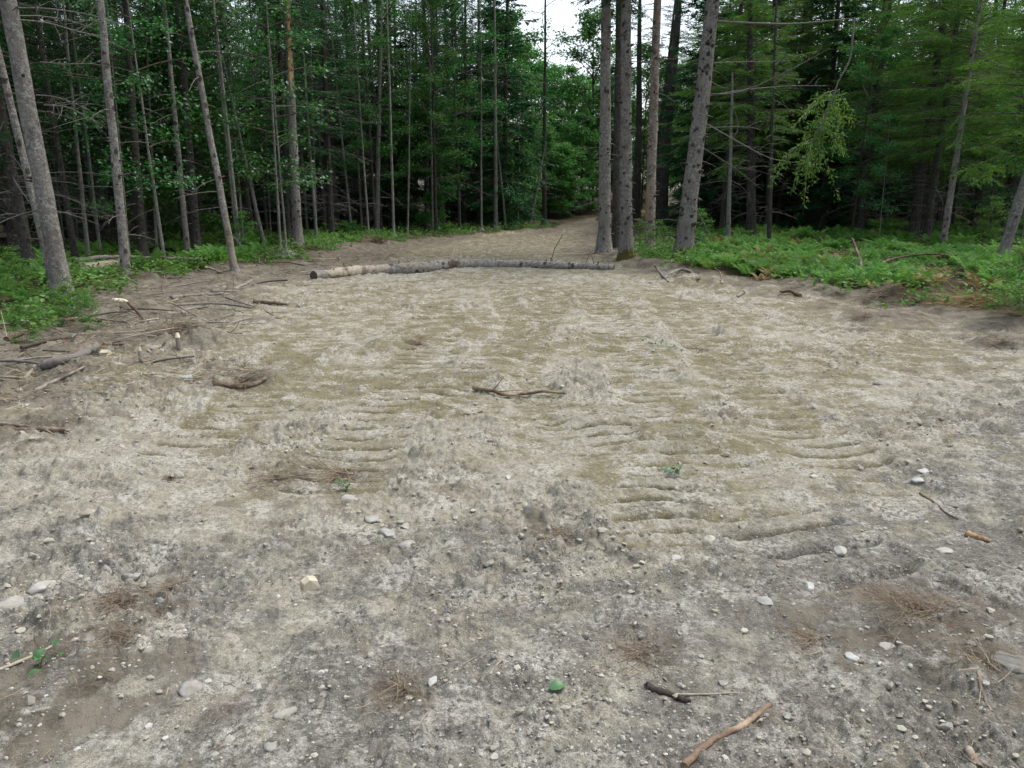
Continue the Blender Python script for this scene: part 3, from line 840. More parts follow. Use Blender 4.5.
# ------------------------------------------------------------------ dead branches on the near trees
def local(root, P):
    m = Matrix.LocRotScale(root.location, root.rotation_quaternion, None).inverted()
    return np.array([tuple(m @ Vector(p)) for p in P])

def px_branch(hero, pts, r, name='dead_branch', side=True, mat='twig', depth=0., seed=0, label=None, d0=0.):
    root, p, ax, r0 = HERO[hero]
    n = len(pts)
    Wp = [at_depth(x, y, p[1] + d0 + depth * k / max(1, n - 1)) for k, (x, y) in enumerate(pts)]
    P = local(root, spline(Wp, 16))
    g = np.random.default_rng(900 + seed + hero)
    mb = MB(); t = np.linspace(0, 1, len(P))
    add_tube(mb, P, r * (1 - .75 * t) + .002, 6, 0)
    if side:
        for _ in range(int(6 + 3 * np.linalg.norm(P[-1] - P[0]))):
            k = int(g.uniform(.2, .97) * (len(P) - 1)); dd = unit(unit(P[-1] - P[0]) * .8 + g.normal(0, .55, 3)); l = g.uniform(.12, .6)
            Q = [P[k], P[k] + dd * l * .5 + g.normal(0, .02, 3), P[k] + dd * l + np.array([0, 0, -.12 * l])]
            add_tube(mb, Q, [.005, .0035, .0015], 3, 0, cap=False)
    o = mb.build(name, M[mat], root)
    if label: o['label'] = label
    return P

idx = {t[7]: i for i, t in enumerate(TREES)}
big_right = next(i for i, t in enumerate(TREES) if t[7].startswith('stout speckled'))
big_left = 0
px_branch(big_right, [(709, 21), (745, 23), (790, 24), (828, 21), (855, 18)], .030, depth=-2., label='long bare branch snapped at its end', side=False)
px_branch(big_right, [(854, 18), (852, 45), (849, 62), (838, 82), (832, 100), (818, 128), (808, 150)], .022, name='hanging_branch', depth=-.2, d0=-2., side=False, label='broken branch end hanging straight down')
px_branch(big_right, [(712, 18), (735, 6), (752, -6)], .02, depth=-.8)
px_branch(big_right, [(703, 94), (740, 92), (790, 70), (830, 48)], .018, depth=-1.0)
px_branch(big_right, [(703, 97), (745, 90), (790, 86), (826, 86)], .016, depth=.8)
px_branch(big_right, [(706, 63), (740, 62), (790, 61)], .012, depth=.6)
px_branch(big_right, [(700, 128), (745, 127), (760, 130)], .012, depth=-.5)
px_branch(big_right, [(700, 120), (735, 140), (770, 158), (800, 163)], .012, depth=-1.2)
px_branch(big_right, [(698, 145), (730, 165), (760, 188)], .010, depth=.8)
px_branch(big_right, [(690, 195), (700, 215), (712, 240)], .009, depth=-.9, side=False)
px_branch(big_left, [(16, 8), (50, 9), (90, 15), (118, 24)], .012, depth=-.4)
px_branch(big_left, [(20, 20), (48, 23), (80, 32), (104, 36)], .010, depth=.3)
px_branch(big_left, [(36, 95), (60, 98), (90, 110)], .008, depth=.3)
px_branch(big_left, [(44, 105), (70, 108), (104, 126)], .006, depth=-.4)
px_branch(big_left, [(40, 62), (70, 64), (96, 63)], .006, depth=.4)
dead_tail = next(i for i, t in enumerate(TREES) if t[7].startswith('dead pale snag'))
px_branch(dead_tail, [(731, 142), (738, 128), (735, 112), (730, 104)], .02, name='bare_top', side=False)
px_branch(dead_tail, [(730, 180), (745, 190), (756, 212)], .012)
px_branch(dead_tail, [(731, 165), (770, 175), (800, 196)], .010, depth=.5)

# hanging larch-like bough under the snapped branch: part of the stout speckled tree
def hanging_bough():
    root, p, ax, r0 = HERO[big_right]
    g = np.random.default_rng(5)
    Y = p[1] - 2.15
    mb = MB()
    starts = [(832, 100), (826, 112), (820, 124), (813, 138), (836, 90), (808, 150)]
    for k in range(22):
        sx, sy = starts[k % 6]
        ex = sx + g.uniform(-44, 26); ey = sy + g.uniform(8, 62)
        a = at_depth(sx, sy, Y + g.normal(0, .25)); b = at_depth(ex, ey, Y + g.normal(0, .35))
        t = np.linspace(0, 1, 8)
        P = a + (b - a) * t[:, None] + np.array([0, 0, .18]) * (np.sin(math.pi * t) * np.linalg.norm(b - a))[:, None] * .5
        P = local(root, P)
        add_tube(mb, P, .008 * (1 - .8 * t) + .0015, 4, 0, cap=False)
        n = 95
        u = g.uniform(.12, 1, n) * 7; ix = np.clip(u.astype(int), 0, 6)
        C = P[ix] + (P[ix + 1] - P[ix]) * (u - ix)[:, None]
        D = unit(P[ix + 1] - P[ix]) * .4 + g.normal(0, .7, (n, 3)) + np.array([0, 0, -.4])
        q = g.uniform(0, .16, n)
        add_kites(mb, C + unit(D) * q[:, None] * .6, D, g.normal(0, 1, (n, 3)), g.uniform(.06, .12, n), g.uniform(.015, .03, n), 1, g.random(n))
    o = mb.build('hanging_bough', [M['twig'], M['larch']], root, smooth=False)
    o['label'] = 'bright yellow green bough hanging from the snapped branch'
hanging_bough()

# ------------------------------------------------------------------ the wood behind: every tree its own object
BG_TRUNK = {}
for k, (H, r0, sd_, tw) in enumerate([(16, .13, 51, 55), (16, .10, 52, 50), (15, .16, 53, 65), (12, .075, 54, 14), (7, .03, 55, 2), (11, .05, 57, 6)]):
    mb, _ = trunk_mb(H, r0, sd_, .012, .5, 14, 7, 9, dz=.4, twigs=tw, twiglen=(.4, 2.1))
    BG_TRUNK[k] = mb
TR_ME = {}
def trunk_me(k, bark):
    if (k, bark) not in TR_ME:
        TR_ME[(k, bark)] = BG_TRUNK[k].mesh('trunk', [BARK[bark], M['twig_dark'], M['twig']])
    return TR_ME[(k, bark)]

def bg_tree(name, x, y, kind, s, label, group):
    crown, tk, bark = {'spruce': ('spruce', 0, 'dark'), 'spruce_b': ('spruce_b', 2, 'dark'), 'tall': ('tall', 1, 'dark'), 'hemlock': ('hemlock', 2, 'dark'), 'hemlock_b': ('hemlock_b', 0, 'dark'),
                       'broad': ('broad', 3, 'dark'), 'broad_b': ('broad_b', 3, 'grey'), 'maple': ('maple', 4, 'birch'), 'maple_b': ('maple_b', 4, 'birch'), 'airy': ('airy', 5, 'birch'), 'thicket': ('thicket', 3, 'dark'), 'thicket_b': ('thicket_b', 4, 'dark'), 'far_broad': ('far_broad', 3, 'dark'), 'low_spruce': ('low_spruce', 4, 'dark'), 'far_spruce': ('far_spruce', 0, 'dark')}[kind]
    o = empty(name, (x, y, hz(x, y) - .05), label, 'tree', group)
    o.rotation_euler = (rng.normal(0, .025), rng.normal(0, .025), rng.uniform(0, 6.28))
    o.scale = (s, s, s * rng.uniform(.92, 1.1))
    link('trunk', trunk_me(tk, bark), o); link('crown', PROTO[crown], o)
    return o

taken = list(HERO_XY)
def free(x, y, m):
    return all((x - a) ** 2 + (y - b) ** 2 > m * m for a, b in taken)
def px_of(x, y):  # picture column of a place, to keep the gaps where the photo has them
    return 512 + FPX * x / (y * math.cos(PITCH) + CAM_H * math.sin(PITCH))
def sd1(x, y): return float(sdist(np.array([x]), np.array([y]))[0])

def scatter(n, yr, pxr, kinds, m, sdmin, label, group, name, srange, tries=4000):
    c = 0
    for _ in range(tries):
        if c >= n: break
        y = rng.uniform(*yr); px = rng.uniform(*pxr)
        x = (px - 512) / FPX * y * .985
        if sd1(x, y) > -sdmin or not free(x, y, m): continue
        k = kinds[rng.integers(len(kinds))]
        bg_tree(name, x, y, k, rng.uniform(*srange), label, group); taken.append((x, y)); c += 1
    return c

# far end of the track: bright leafy trees, low enough to leave the gap of sky
for (px, y, s, k) in [(505, 52, 1.15, 'far_broad'), (524, 60, 1.10, 'far_broad'), (548, 64, .95, 'far_broad'), (568, 68, .95, 'far_broad'), (592, 62, 1.18, 'far_broad'), (535, 50, .75, 'airy'), (518, 46, 1.0, 'airy'), (516, 48, .62, 'thicket'), (562, 55, .75, 'thicket_b'),
                      (580, 58, .8, 'thicket'), (540, 55, .8, 'thicket_b'), (612, 62, .9, 'far_broad'), (598, 74, 1., 'far_broad'), (535, 78, 1., 'far_broad'), (560, 84, 1., 'far_broad'), (580, 90, 1.1, 'far_broad'),
                      (640, 66, 1.02, 'far_broad'), (660, 76, 1.02, 'far_broad'), (684, 70, 1.02, 'far_broad'), (672, 88, .9, 'far_broad'), (650, 92, .9, 'far_broad'), (702, 62, 1.02, 'far_broad'), (718, 72, .9, 'far_broad'),
                      (524, 52, .75, 'thicket_b'), (549, 58, .9, 'thicket'), (570, 60, .8, 'thicket_b'), (498, 47, .8, 'thicket_b'), (632, 70, .9, 'thicket'), (648, 74, .9, 'thicket_b'), (692, 66, .9, 'thicket_b'), (712, 60, .9, 'thicket'), (728, 66, 1., 'thicket'),
                      (607, 66, .9, 'thicket'), (622, 78, 1.1, 'thicket'), (588, 70, 1., 'thicket'), (680, 80, 1.1, 'thicket_b')]:
    x = (px - 512) / FPX * y * .985
    bg_tree('leafy_tree', x, y, k, s, 'bright leafy tree in the thicket closing the end of the track', 'leafy trees at the end of the track'); taken.append((x, y))
# left wood
scatter(34, (16, 30), (-200, 470), ['spruce', 'spruce_b', 'spruce'], 2.0, 2.2, 'dark spruce inside the wood behind the front trunks at left', 'dark spruces of the left wood', 'spruce_tree', (.8, 1.05))
scatter(44, (30, 60), (-40, 500), ['spruce', 'spruce_b', 'tall', 'broad'], 2.2, 2.5, 'dark spruce inside the wood behind the front trunks at left', 'dark spruces of the left wood', 'spruce_tree', (.85, 1.15))
scatter(26, (36, 58), (280, 505), ['spruce', 'spruce_b', 'far_spruce'], 1.9, 2.5, 'dark spruce inside the wood behind the front trunks at left', 'dark spruces of the left wood', 'spruce_tree', (.95, 1.2))
scatter(9, (17, 34), (60, 500), ['maple', 'maple_b'], 1.2, .8, 'broad leaved sapling growing under the dark spruces at left', 'leafy saplings of the left wood', 'maple_sapling', (.8, 1.15))
scatter(20, (24, 46), (90, 490), ['broad', 'broad_b', 'thicket'], 1.6, 1.5, 'leafy green tree mixed into the dark wood at left', 'leafy trees of the left wood', 'leafy_tree', (.7, 1.0))
scatter(30, (18, 38), (90, 500), ['airy'], .9, .9, 'pale bare stemmed sapling among the dark trunks at left', 'pale saplings of the left wood', 'young_tree', (.9, 1.25))
# right wood
scatter(7, (30, 48), (700, 770), ['hemlock', 'hemlock_b', 'spruce'], 2.0, 2.0, 'dark hemlock in the wood right behind the stout speckled trunk', 'hemlocks behind the stout speckled trunk', 'hemlock_tree', (.95, 1.2))
scatter(20, (26, 40), (735, 1240), ['hemlock', 'hemlock_b', 'hemlock'], 2.2, 4.5, 'feathery yellow green hemlock in the wood beyond the fern bank', 'hemlocks of the right wood', 'hemlock_tree', (.85, 1.1))
scatter(44, (38, 62), (745, 1120), ['hemlock_b', 'spruce', 'spruce_b', 'broad'], 2.2, 4.5, 'dark conifer standing deep in the right wood', 'dark conifers of the right wood', 'spruce_tree', (.9, 1.2))
scatter(14, (26, 42), (850, 1120), ['broad', 'maple', 'broad_b'], 1.5, 3.0, 'leafy tree with light green leaves in the right wood', 'leafy trees of the right wood', 'leafy_tree', (.6, .95))
# young growth that closes the wood under the crowns
scatter(36, (24, 60), (-60, 500), ['low_spruce', 'low_spruce', 'thicket_b'], 1.4, 3.5, 'low bushy young tree filling the dark wood at left', 'young growth of the left wood', 'young_tree', (.6, 1.0))
scatter(34, (46, 70), (735, 1130), ['low_spruce', 'thicket_b', 'thicket'], 1.4, 7, 'low bushy young tree filling the dark wood at right', 'young growth of the right wood', 'young_tree', (.5, .9))
scatter(16, (36, 58), (690, 870), ['far_spruce', 'hemlock_b', 'far_spruce'], 1.8, 2.0, 'dark conifer standing deep in the right wood', 'dark conifers of the right wood', 'spruce_tree', (1.0, 1.25))
# walls of wood farther off
scatter(46, (60, 100), (-60, 505), ['far_spruce'], 2.2, 3, 'distant dark spruce at the back of the wood', 'spruces at the back of the wood', 'spruce_tree', (.9, 1.15))
scatter(46, (62, 100), (735, 1100), ['far_spruce'], 2.2, 3, 'distant dark spruce at the back of the wood', 'spruces at the back of the wood', 'spruce_tree', (.9, 1.15))

# ------------------------------------------------------------------ ferns and undergrowth
def frond(mb, base, az, L, arch, g, mi=0, wid=.30, rnd=.5):
    t = np.linspace(0, 1, 8)
    d = np.array([math.cos(az), math.sin(az), 0])
    P = base + d * (L * arch * (t + .15 * t ** 2))[:, None] + np.array([0, 0, 1.]) * (L * (1.0 * t - .62 * arch * t ** 2.2))[:, None]
    add_tube(mb, P, .004 * (1 - .8 * t) + .001, 3, mi, cap=False, rnd=rnd)
    n = 15
    u = np.linspace(.16, .98, n)
    k = np.clip((u * 7).astype(int), 0, 6); fr = u * 7 - k
    C = P[k] + (P[k + 1] - P[k]) * fr[:, None]; T = unit(P[k + 1] - P[k])
    S = np.cross(T, [0, 0, 1.]); S = unit(S); N = np.cross(S, T)
    prof = np.sin(math.pi * (.10 + .86 * u)) ** .8 * (1.12 - .5 * u)
    for sgn in (-1, 1):
        D = S * sgn + T * .35 + g.normal(0, .08, (n, 3)) + np.array([0, 0, -.15])
        add_kites(mb, C, D, N + g.normal(0, .15, (n, 3)), wid * L * prof, .052 * L + 0 * u, mi, np.clip(rnd + g.normal(0, .12, n), 0, 1), wide=.3)

def fern_mb(seed, n=9, L=(.5, .8)):
    g = np.random.default_rng(seed); mb = MB()
    for i in range(n):
        frond(mb, np.array([g.normal(0, .03), g.normal(0, .03), 0]), i * 6.283 / n + g.normal(0, .3), g.uniform(*L), g.uniform(.45, .85), g, 0, rnd=g.random())
    return mb
FERN = [fern_mb(300 + i, n) for i, n in enumerate((8, 9, 7, 10))]
FERN_ME = [f.mesh('fern', [M['fern']], smooth=False) for f in FERN]
FERN_RAW = [(np.concatenate(f.V), f.F, np.concatenate(f.A)) for f in FERN]

def merge_copies(mb, raws, P, rot, scale, mi=0, tint=None):
    for k in range(len(P)):
        V, Fs, A = raws[k % len(raws)]
        c, s = math.cos(rot[k]), math.sin(rot[k])
        W = V * scale[k]
        W = np.stack([W[:, 0] * c - W[:, 1] * s, W[:, 0] * s + W[:, 1] * c, W[:, 2]], -1) + P[k]
        base = mb.n; off = 0
        mb.V.append(W); mb.A.append(np.clip(A * .6 + (.4 * rng.random() if tint is None else tint[k]), 0, 1)); mb.n += len(W)
        for F in Fs:
            mb.F.append(F + base); mb.M.append(np.full(len(F), mi, np.int32))

def spots(n, yr, pxr, sdr, seed, clump=.0):
    g = np.random.default_rng(seed)
    y = g.uniform(yr[0], yr[1], n * 12); px = g.uniform(pxr[0], pxr[1], n * 12)
    x = (px - 512) / FPX * y * .985
    sd = sdist(x, y)
    m = (sd < -sdr[0]) & (sd > -sdr[1])
    if clump: m &= (fbm(x, y, .55, 2, seed) > clump)
    x = x[m][:n]; y = y[m][:n]
    return x, y, height(x, y)

# countable ferns along the front of the bank
x, y, z = spots(70, (12, 26), (700, 1060), (.1, 3.4), 401, -.02)
order = np.argsort(y)
for k in order:
    o = link('fern', FERN_ME[k % 4]); o.location = (x[k], y[k], z[k] - .02)
    s = rng.uniform(.45, .85); o.scale = (s, s, s * rng.uniform(.8, 1.05)); o.rotation_euler = (0, 0, rng.uniform(0, 6.28))
    tag(o, 'bright green fern along the front of the fern bank beside the dirt', 'fern', 'ferns at the front of the bank')
mb = MB()
x, y, z = spots(900, (13, 50), (690, 1120), (.5, 34), 402, -.08)
merge_copies(mb, FERN_RAW, np.stack([x, y, z], -1), rng.uniform(0, 6.28, len(x)), rng.uniform(.4, .9, len(x)))
x, y, z = spots(150, (11, 40), (-120, 480), (.6, 8), 403, .1)
merge_copies(mb, FERN_RAW, np.stack([x, y, z], -1), rng.uniform(0, 6.28, len(x)), rng.uniform(.5, 1.0, len(x)))
x, y, z = spots(90, (12, 34), (690, 1120), (.0, 12), 404)
merge_copies(mb, FERN_RAW, np.stack([x, y, z - .05], -1), rng.uniform(0, 6.28, len(x)), rng.uniform(.35, .75, len(x)), 1)
tag(mb.build('fern_undergrowth', [M['fern'], M['brownfern']], smooth=False), 'mass of green ferns covering the forest floor on both sides', 'undergrowth', kind='stuff')

# low leaves of the forest floor
mb = MB()
def leafy(n, yr, pxr, sdr, seed, hmax, clump):
    g = np.random.default_rng(seed)
    x, y, z = spots(n, yr, pxr, sdr, seed, clump)
    k = 16
    X = np.repeat(x, k) + g.normal(0, .13, len(x) * k); Y = np.repeat(y, k) + g.normal(0, .13, len(x) * k)
    Hh = np.repeat(g.uniform(.25, 1, len(x)) * hmax, k) * g.uniform(.15, 1, len(X))
    P = np.stack([X, Y, np.repeat(z, k) + Hh], -1)
    D = g.normal(0, 1, (len(X), 3)) * np.array([1, 1, .35]); N = np.array([0, 0, 1.]) + g.normal(0, .4, (len(X), 3))
    L = g.uniform(.05, .11, len(X))
    add_kites(mb, P, D, N, L, L * .7, 0, np.clip(np.repeat(g.random(len(x)), k) * .7 + g.random(len(X)) * .3, 0, 1), sag=.2)
leafy(1500, (9, 34), (-160, 480), (-.2, 10), 411, .32, .02)
leafy(500, (22, 45), (230, 560), (.0, 6), 412, .4, .0)
leafy(2200, (11, 60), (640, 1120), (-.2, 40), 413, .32, -.12)
leafy(130, (17, 24), (630, 720), (.1, 3), 414, .4, -.2)
tag(mb.build('leafy_undergrowth', M['weed'], smooth=False), 'low green leafy plants carpeting the edge of the wood', 'undergrowth', kind='stuff')

# single bushes that stand out
for (px, py, s, lab) in [(16, 300, .36, 'leafy green bush at the left border in front of the leaning trunks'), (75, 325, .28, 'low dark green bush at the foot of the stout smooth pale trunk'),
                         (245, 255, .55, 'leafy bush in front of the two dark trunks left of the split trunk'), (320, 225, .9, 'light leaved bush under the pale bowed sapling'),
                         (30, 345, .25, 'small bright green weed beside the curved root at the left border'), (90, 330, .22, 'small green weed above the chopped stump'),
                         (600, 222, .6, 'small yellow green bush at the end of the track beside the corner trunk'), (655, 262, .45, 'bright bush between the pinkish trunk and the stout speckled trunk'),
                         (990, 250, .7, 'tall leafy bush beside the leaning pale brown trunk'), (700, 250, .55, 'leafy bush right behind the stout speckled trunk'), (1012, 318, .45, 'green bush spreading onto the dirt at the right border'),
                         (640, 246, .4, 'low green bush behind the knotty mossy footed trunk')]:
    p = ground(px, py)
    o = link('bush', PROTO['bush']); o.location = (p[0], p[1], p[2] - .03); o.scale = (s, s, s); o.rotation_euler = (0, 0, rng.uniform(0, 6.28))
    tag(o, lab, 'bush')

# ------------------------------------------------------------------ stones
ICO = {}
def ico(sub):
    if sub not in ICO:
        import bmesh
        bm = bmesh.new(); bmesh.ops.create_icosphere(bm, subdivisions=sub, radius=1.0)
        V = np.array([v.co[:] for v in bm.verts]); F = np.array([[v.index for v in f.verts] for f in bm.faces]); bm.free()
        ICO[sub] = (V, F)
    return ICO[sub]

def stones(mb, x, y, z, size, sub, seed, sink=.35):
    V0, F0 = ico(sub); g = np.random.default_rng(seed); n = len(x); k = len(V0)
    ax = g.uniform(.65, 1.25, (n, 1, 3)) * np.array([1, 1, .72])
    dirs = unit(g.normal(0, 1, (n, 10, 3))); amp = g.uniform(.42, .9, (n, 10))
    V = np.repeat(V0[None], n, 0)
    for j in range(10):   # chop facets
        dt = np.einsum('nki,ni->nk', V, dirs[:, j]); over = np.clip(dt - amp[:, j][:, None], 0, None)
        V = V - over[:, :, None] * dirs[:, j][:, None, :] * .95
    V = V * (1 + g.normal(0, .06, (n, k, 1))) * ax
    a = g.uniform(0, 6.28, n); c, s = np.cos(a)[:, None], np.sin(a)[:, None]
    W = np.stack([V[..., 0] * c - V[..., 1] * s, V[..., 0] * s + V[..., 1] * c, V[..., 2]], -1) * size[:, None, None]
    W = W + np.stack([x, y, z + size * (.72 - sink * 1.4)], -1)[:, None, :]
    F = (F0[None] + (np.arange(n) * k)[:, None, None]).reshape(-1, 3)
    mb.add(W.reshape(-1, 3), F, 0, np.repeat(g.random(n), k))

def scatter_xy(n, dr, ang, seed, mask=None):
    g = np.random.default_rng(seed)
    d = np.exp(g.uniform(math.log(dr[0]), math.log(dr[1]), n)); a = R(1) * g.uniform(-ang, ang, n)
    x = d * np.sin(a); y = d * np.cos(a)
    if mask is not None:
        m = mask(x, y, g); x, y = x[m], y[m]
    return x, y
def gmask(x, y, g):
    p = .20 + 1.4 * np.clip(fbm(x, y, .9, 4, 501) - .05, 0, 1) + .5 * sstep(.3, 2.5, x - .35 * y) * sstep(7, 3, y)
    return (g.random(len(x)) < p) & (sdist(x, y) > .1)
mb = MB()
g = np.random.default_rng(77)
for n, smin, smax, sub, dr, sd_ in ((24000, .0022, .007, 1, (1.35, 8), 1), (9000, .006, .014, 1, (1.4, 12), 2), (900, .011, .021, 2, (1.5, 15), 3), (90, .022, .034, 2, (2.6, 15), 4)):
    x, y = scatter_xy(n, dr, 44, 500 + sd_, gmask)
    z = height(x, y)
    stones(mb, x, y, z, smin + (smax - smin) * g.random(len(x)) ** 2.2, sub, 510 + sd_, .46)
tag(mb.build('gravel', M['stone'], smooth=False), 'grey pebbles and dry crumbs of earth strewn over the dirt', 'gravel', kind='stuff')

def cmask(x, y, g):
    k = height(x, y, True)[1]
    p = .05 + .75 * np.clip(k['tb'], 0, 1) + .9 * np.clip(fbm(x, y, .8, 3, 21) + .02, 0, 1) + .25 * np.clip(fbm(x, y, 2.5, 2, 531), 0, 1)
    return (g.random(len(x)) < p * (1 - .7 * k['tm'])) & (k['sd'] > .1)
mb = MB()
for n, smin, smax, sub, dr, sd_ in ((20000, .003, .010, 1, (1.45, 9), 5), (6500, .008, .018, 1, (1.7, 18), 6), (1300, .016, .032, 2, (3.0, 22), 7)):
    x, y = scatter_xy(n, dr, 44, 500 + sd_, cmask)
    stones(mb, x, y, height(x, y), smin + (smax - smin) * g.random(len(x)) ** 1.8, sub, 540 + sd_, .3)
tag(mb.build('soil_clods', M['clod'], smooth=False), 'dry crumbled clods of pale earth strewn along the ridges of the tracks', 'clods', kind='stuff')

def stone_thing(px, py, wpx, lab, mat='grey_stone', flatn=.7, seed=0, group=None):
    p = ground(px, py); size = wpx / FPX * math.hypot(p[0], p[1], CAM_H) / 2
    mb = MB(); stones(mb, np.array([0.]), np.array([0.]), np.array([0.]), np.array([size]), 3, 600 + seed, .48)
    V = mb.V[0]; V[:, 2] *= flatn
    V += (.05 * size) * np.stack([fbm(V[:, 0] / size * 2 + seed, V[:, 2] / size * 2, 1, 3, 8)] * 3, -1)
    o = mb.build('stone', M[mat]); o.location = p
    tag(o, lab, 'stone', group)
STONES = [(918, 481, 20, 'flat white stone at the upper right, lower of a close pair', 'white_stone', .4), (923, 471, 13, 'smaller white stone at the upper right, upper of a close pair', 'white_stone', .6),
          (808, 587, 13, 'round white stone right of a heap of pebbles in the lower right', 'white_stone', .8), (272, 746, 17, 'pale round stone low in the left foreground', 'grey_stone', .85), (407, 545, 24, 'pale flat clod like stone left of the centre foreground', 'grey_stone', .55),
          (433, 681, 13, 'small whitish pebble above the middle of the bottom edge', 'white_stone', .8), (490, 563, 14, 'pale grey stone in the middle foreground', 'grey_stone', .8), (1012, 664, 46, 'big grey slab half buried at the right border', 'dark_stone', .35),
          (885, 384, 20, 'bluish grey stone among clods right of the track prints', 'grey_stone', .7), (42, 589, 24, 'grey stone in the left foreground above the sprig', 'grey_stone', .6), (8, 606, 30, 'pale stone cut by the left border', 'grey_stone', .7),
          (188, 575, 0, '', '', 0), (131, 578, 24, 'pale stone beside the dead root tuft in the left foreground', 'grey_stone', .6), (190, 690, 18, 'angular pale stone below the dead root tuft', 'grey_stone', .8), (258, 688, 14, 'roundish pale stone right of the angular pale stone', 'grey_stone', .8),
          (284, 714, 19, 'angular pale stone above the pale round stone in the left foreground', 'grey_stone', .7), (230, 740, 14, 'flat bluish pebble left of the pale round stone', 'grey_stone', .5), (945, 552, 22, 'pale stone at the right beside the yellow wood chip', 'grey_stone', .5), (742, 527, 10, 'grey pebble at the upper end of the right track prints', 'grey_stone', .8),
          (764, 603, 20, 'pale stone at the end of the heap of pebbles', 'grey_stone', .7), (852, 657, 12, 'white pebble below the tangled dead grass at right', 'white_stone', .8), (887, 647, 14, 'whitish flat stone left under the tangled dead grass', 'grey_stone', .6), (723, 683, 16, 'pale stone right of the dark strip of bark', 'grey_stone', .6),
          (944, 727, 14, 'pale pebble above the chip at the lower right corner', 'grey_stone', .7), (787, 717, 14, 'grey pebble right of the reddish stick', 'grey_stone', .7), (371, 520, 20, 'grey clod like stone in the ridge left of the centre', 'grey_stone', .7), (405, 527, 16, 'angular clod like stone on the ridge left of the centre', 'grey_stone', .7),
          (388, 535, 26, 'broad flat clod like stone at the foot of the ridge', 'grey_stone', .5), (352, 500, 22, 'pale clod like stone at the top of the ridge', 'grey_stone', .6), (187, 378, 12, 'white stone on the left beyond the small grassy hump', 'white_stone', .9), (20, 390, 10, 'small pale stone at the left border near the logs', 'grey_stone', .6), (150, 580, 0, '', '', 0)]
for k, (px, py, w, lab, mt, fl) in enumerate(STONES):
    if w: stone_thing(px, py, w, lab, mt, fl, k)

# ------------------------------------------------------------------ sticks and wood on the ground
def stick_thing(name, pts, wpx, mat, lab, cat='stick', taper=.5, lift=None, wob=.10, sides=9, knob=0, endmat=None, seed=0, side=0, sink=.25):
    """pts: picture points on the ground, or (px, py, height above the ground)"""
    G = []
    for p in pts:
        q = ground(p[0], p[1] if len(p) < 3 else p[3] if len(p) > 3 else p[1])
        G.append(q)
    r0 = wpx / FPX * np.hypot(np.linalg.norm(G[0][:2]), CAM_H) / 2
    for k, p in enumerate(pts): G[k] = G[k] + np.array([0, 0, r0 * (1 - 2 * sink) + (p[2] if len(p) > 2 else 0)])
    c = G[0].copy()
    P = spline(np.array(G) - c, 26)
    g = np.random.default_rng(700 + seed)
    t = np.linspace(0, 1, len(P))
    P = P + g.normal(0, .10, P.shape) * r0
    mb = MB()
    add_tube(mb, P, r0 * (1 - (1 - taper) * t) * (1 + .12 * gnoise(t * 9, t * 0 + seed, 3)), sides, 0, wob, seed, capmi=1 if endmat else None)
    for _ in range(side):
        k = int(g.uniform(.25, .95) * (len(P) - 1)); dd = unit(unit(P[-1] - P[0]) + g.normal(0, .5, 3) + [0, 0, .2]); l = g.uniform(.05, .22)
        add_tube(mb, [P[k], P[k] + dd * l * .5, P[k] + dd * l], [r0 * .35, r0 * .25, r0 * .1], 5, 0)
    o = mb.build(name, [M[mat]] + ([M[endmat]] if endmat else [])); o.location = c
    tag(o, lab, cat)
    return o

stick_thing('stick', [(684, 768), (700, 752), (716, 740), (742, 727), (757, 716), (771, 705)], 7, 'wood_red', 'reddish brown bent stick lying at the bottom edge', seed=1, taper=.75, wob=.06)
stick_thing('bark_strip', [(646, 687), (660, 692), (675, 697), (689, 703)], 8, 'bark_strip', 'short black strip of bark near the bottom edge', 'bark', seed=2, taper=.6, sink=.4)
stick_thing('straw_stem', [(668, 695), (700, 695), (725, 694), (746, 694)], 2.4, 'wood_pale', 'thin straight straw stem right of the black strip of bark', 'stem', seed=3)
stick_thing('wood_chip', [(967, 536), (978, 539), (989, 542)], 6, 'wood_orange', 'yellow brown wood chip lying at the right', 'chip', seed=4, wob=.15)
stick_thing('wood_chip', [(968, 750), (973, 760), (977, 769)], 6, 'wood_pale', 'pale pointed wood chip at the lower right corner', 'chip', seed=5, taper=1.4)
stick_thing('twig', [(920, 494), (933, 502), (945, 513), (958, 520)], 2.5, 'wood_brown', 'thin dark bent twig above the yellow brown wood chip', 'twig', seed=6)
stick_thing('twig', [(978, 672), (981, 690), (985, 702), (992, 712)], 3, 'wood_pale', 'pale crooked twig left of the grey slab at the right border', 'twig', seed=7, side=3)
stick_thing('stick', [(474, 391, .02), (490, 394, .025), (505, 398, .02), (525, 397, .02), (545, 395, .025), (565, 396, .015)], 4.2, 'wood_brown', 'dark brown crooked stick lying across the middle of the track prints', seed=8, side=4, wob=.12)
stick_thing('twig', [(464, 415), (474, 415), (482, 412)], 3, 'wood_brown', 'tiny dark twig below the crooked brown stick', 'twig', seed=9)
stick_thing('stick', [(0, 432), (25, 432), (48, 431), (66, 432)], 6, 'wood_brown', 'dark stick with a split pale end at the left border', seed=10, side=6, endmat='wood_fresh')
stick_thing('stick', [(0, 425), (20, 427), (36, 429)], 4, 'wood_pale', 'pale stick lying on the dark stick at the left border', seed=11)
stick_thing('stick', [(35, 392), (55, 382), (72, 374), (86, 367)], 4, 'wood_grey', 'straight pale stick below the chopped log', seed=12)
stick_thing('twig', [(25, 380), (31, 372), (35, 366)], 4, 'wood_pale', 'short pale twig left of the chopped log', 'twig', seed=13)
stick_thing('root', [(6, 341), (22, 334), (45, 325), (66, 321), (90, 321), (101, 322)], 5, 'wood_brown', 'long curved root lying along the green edge at left', 'root', seed=14, taper=.7)
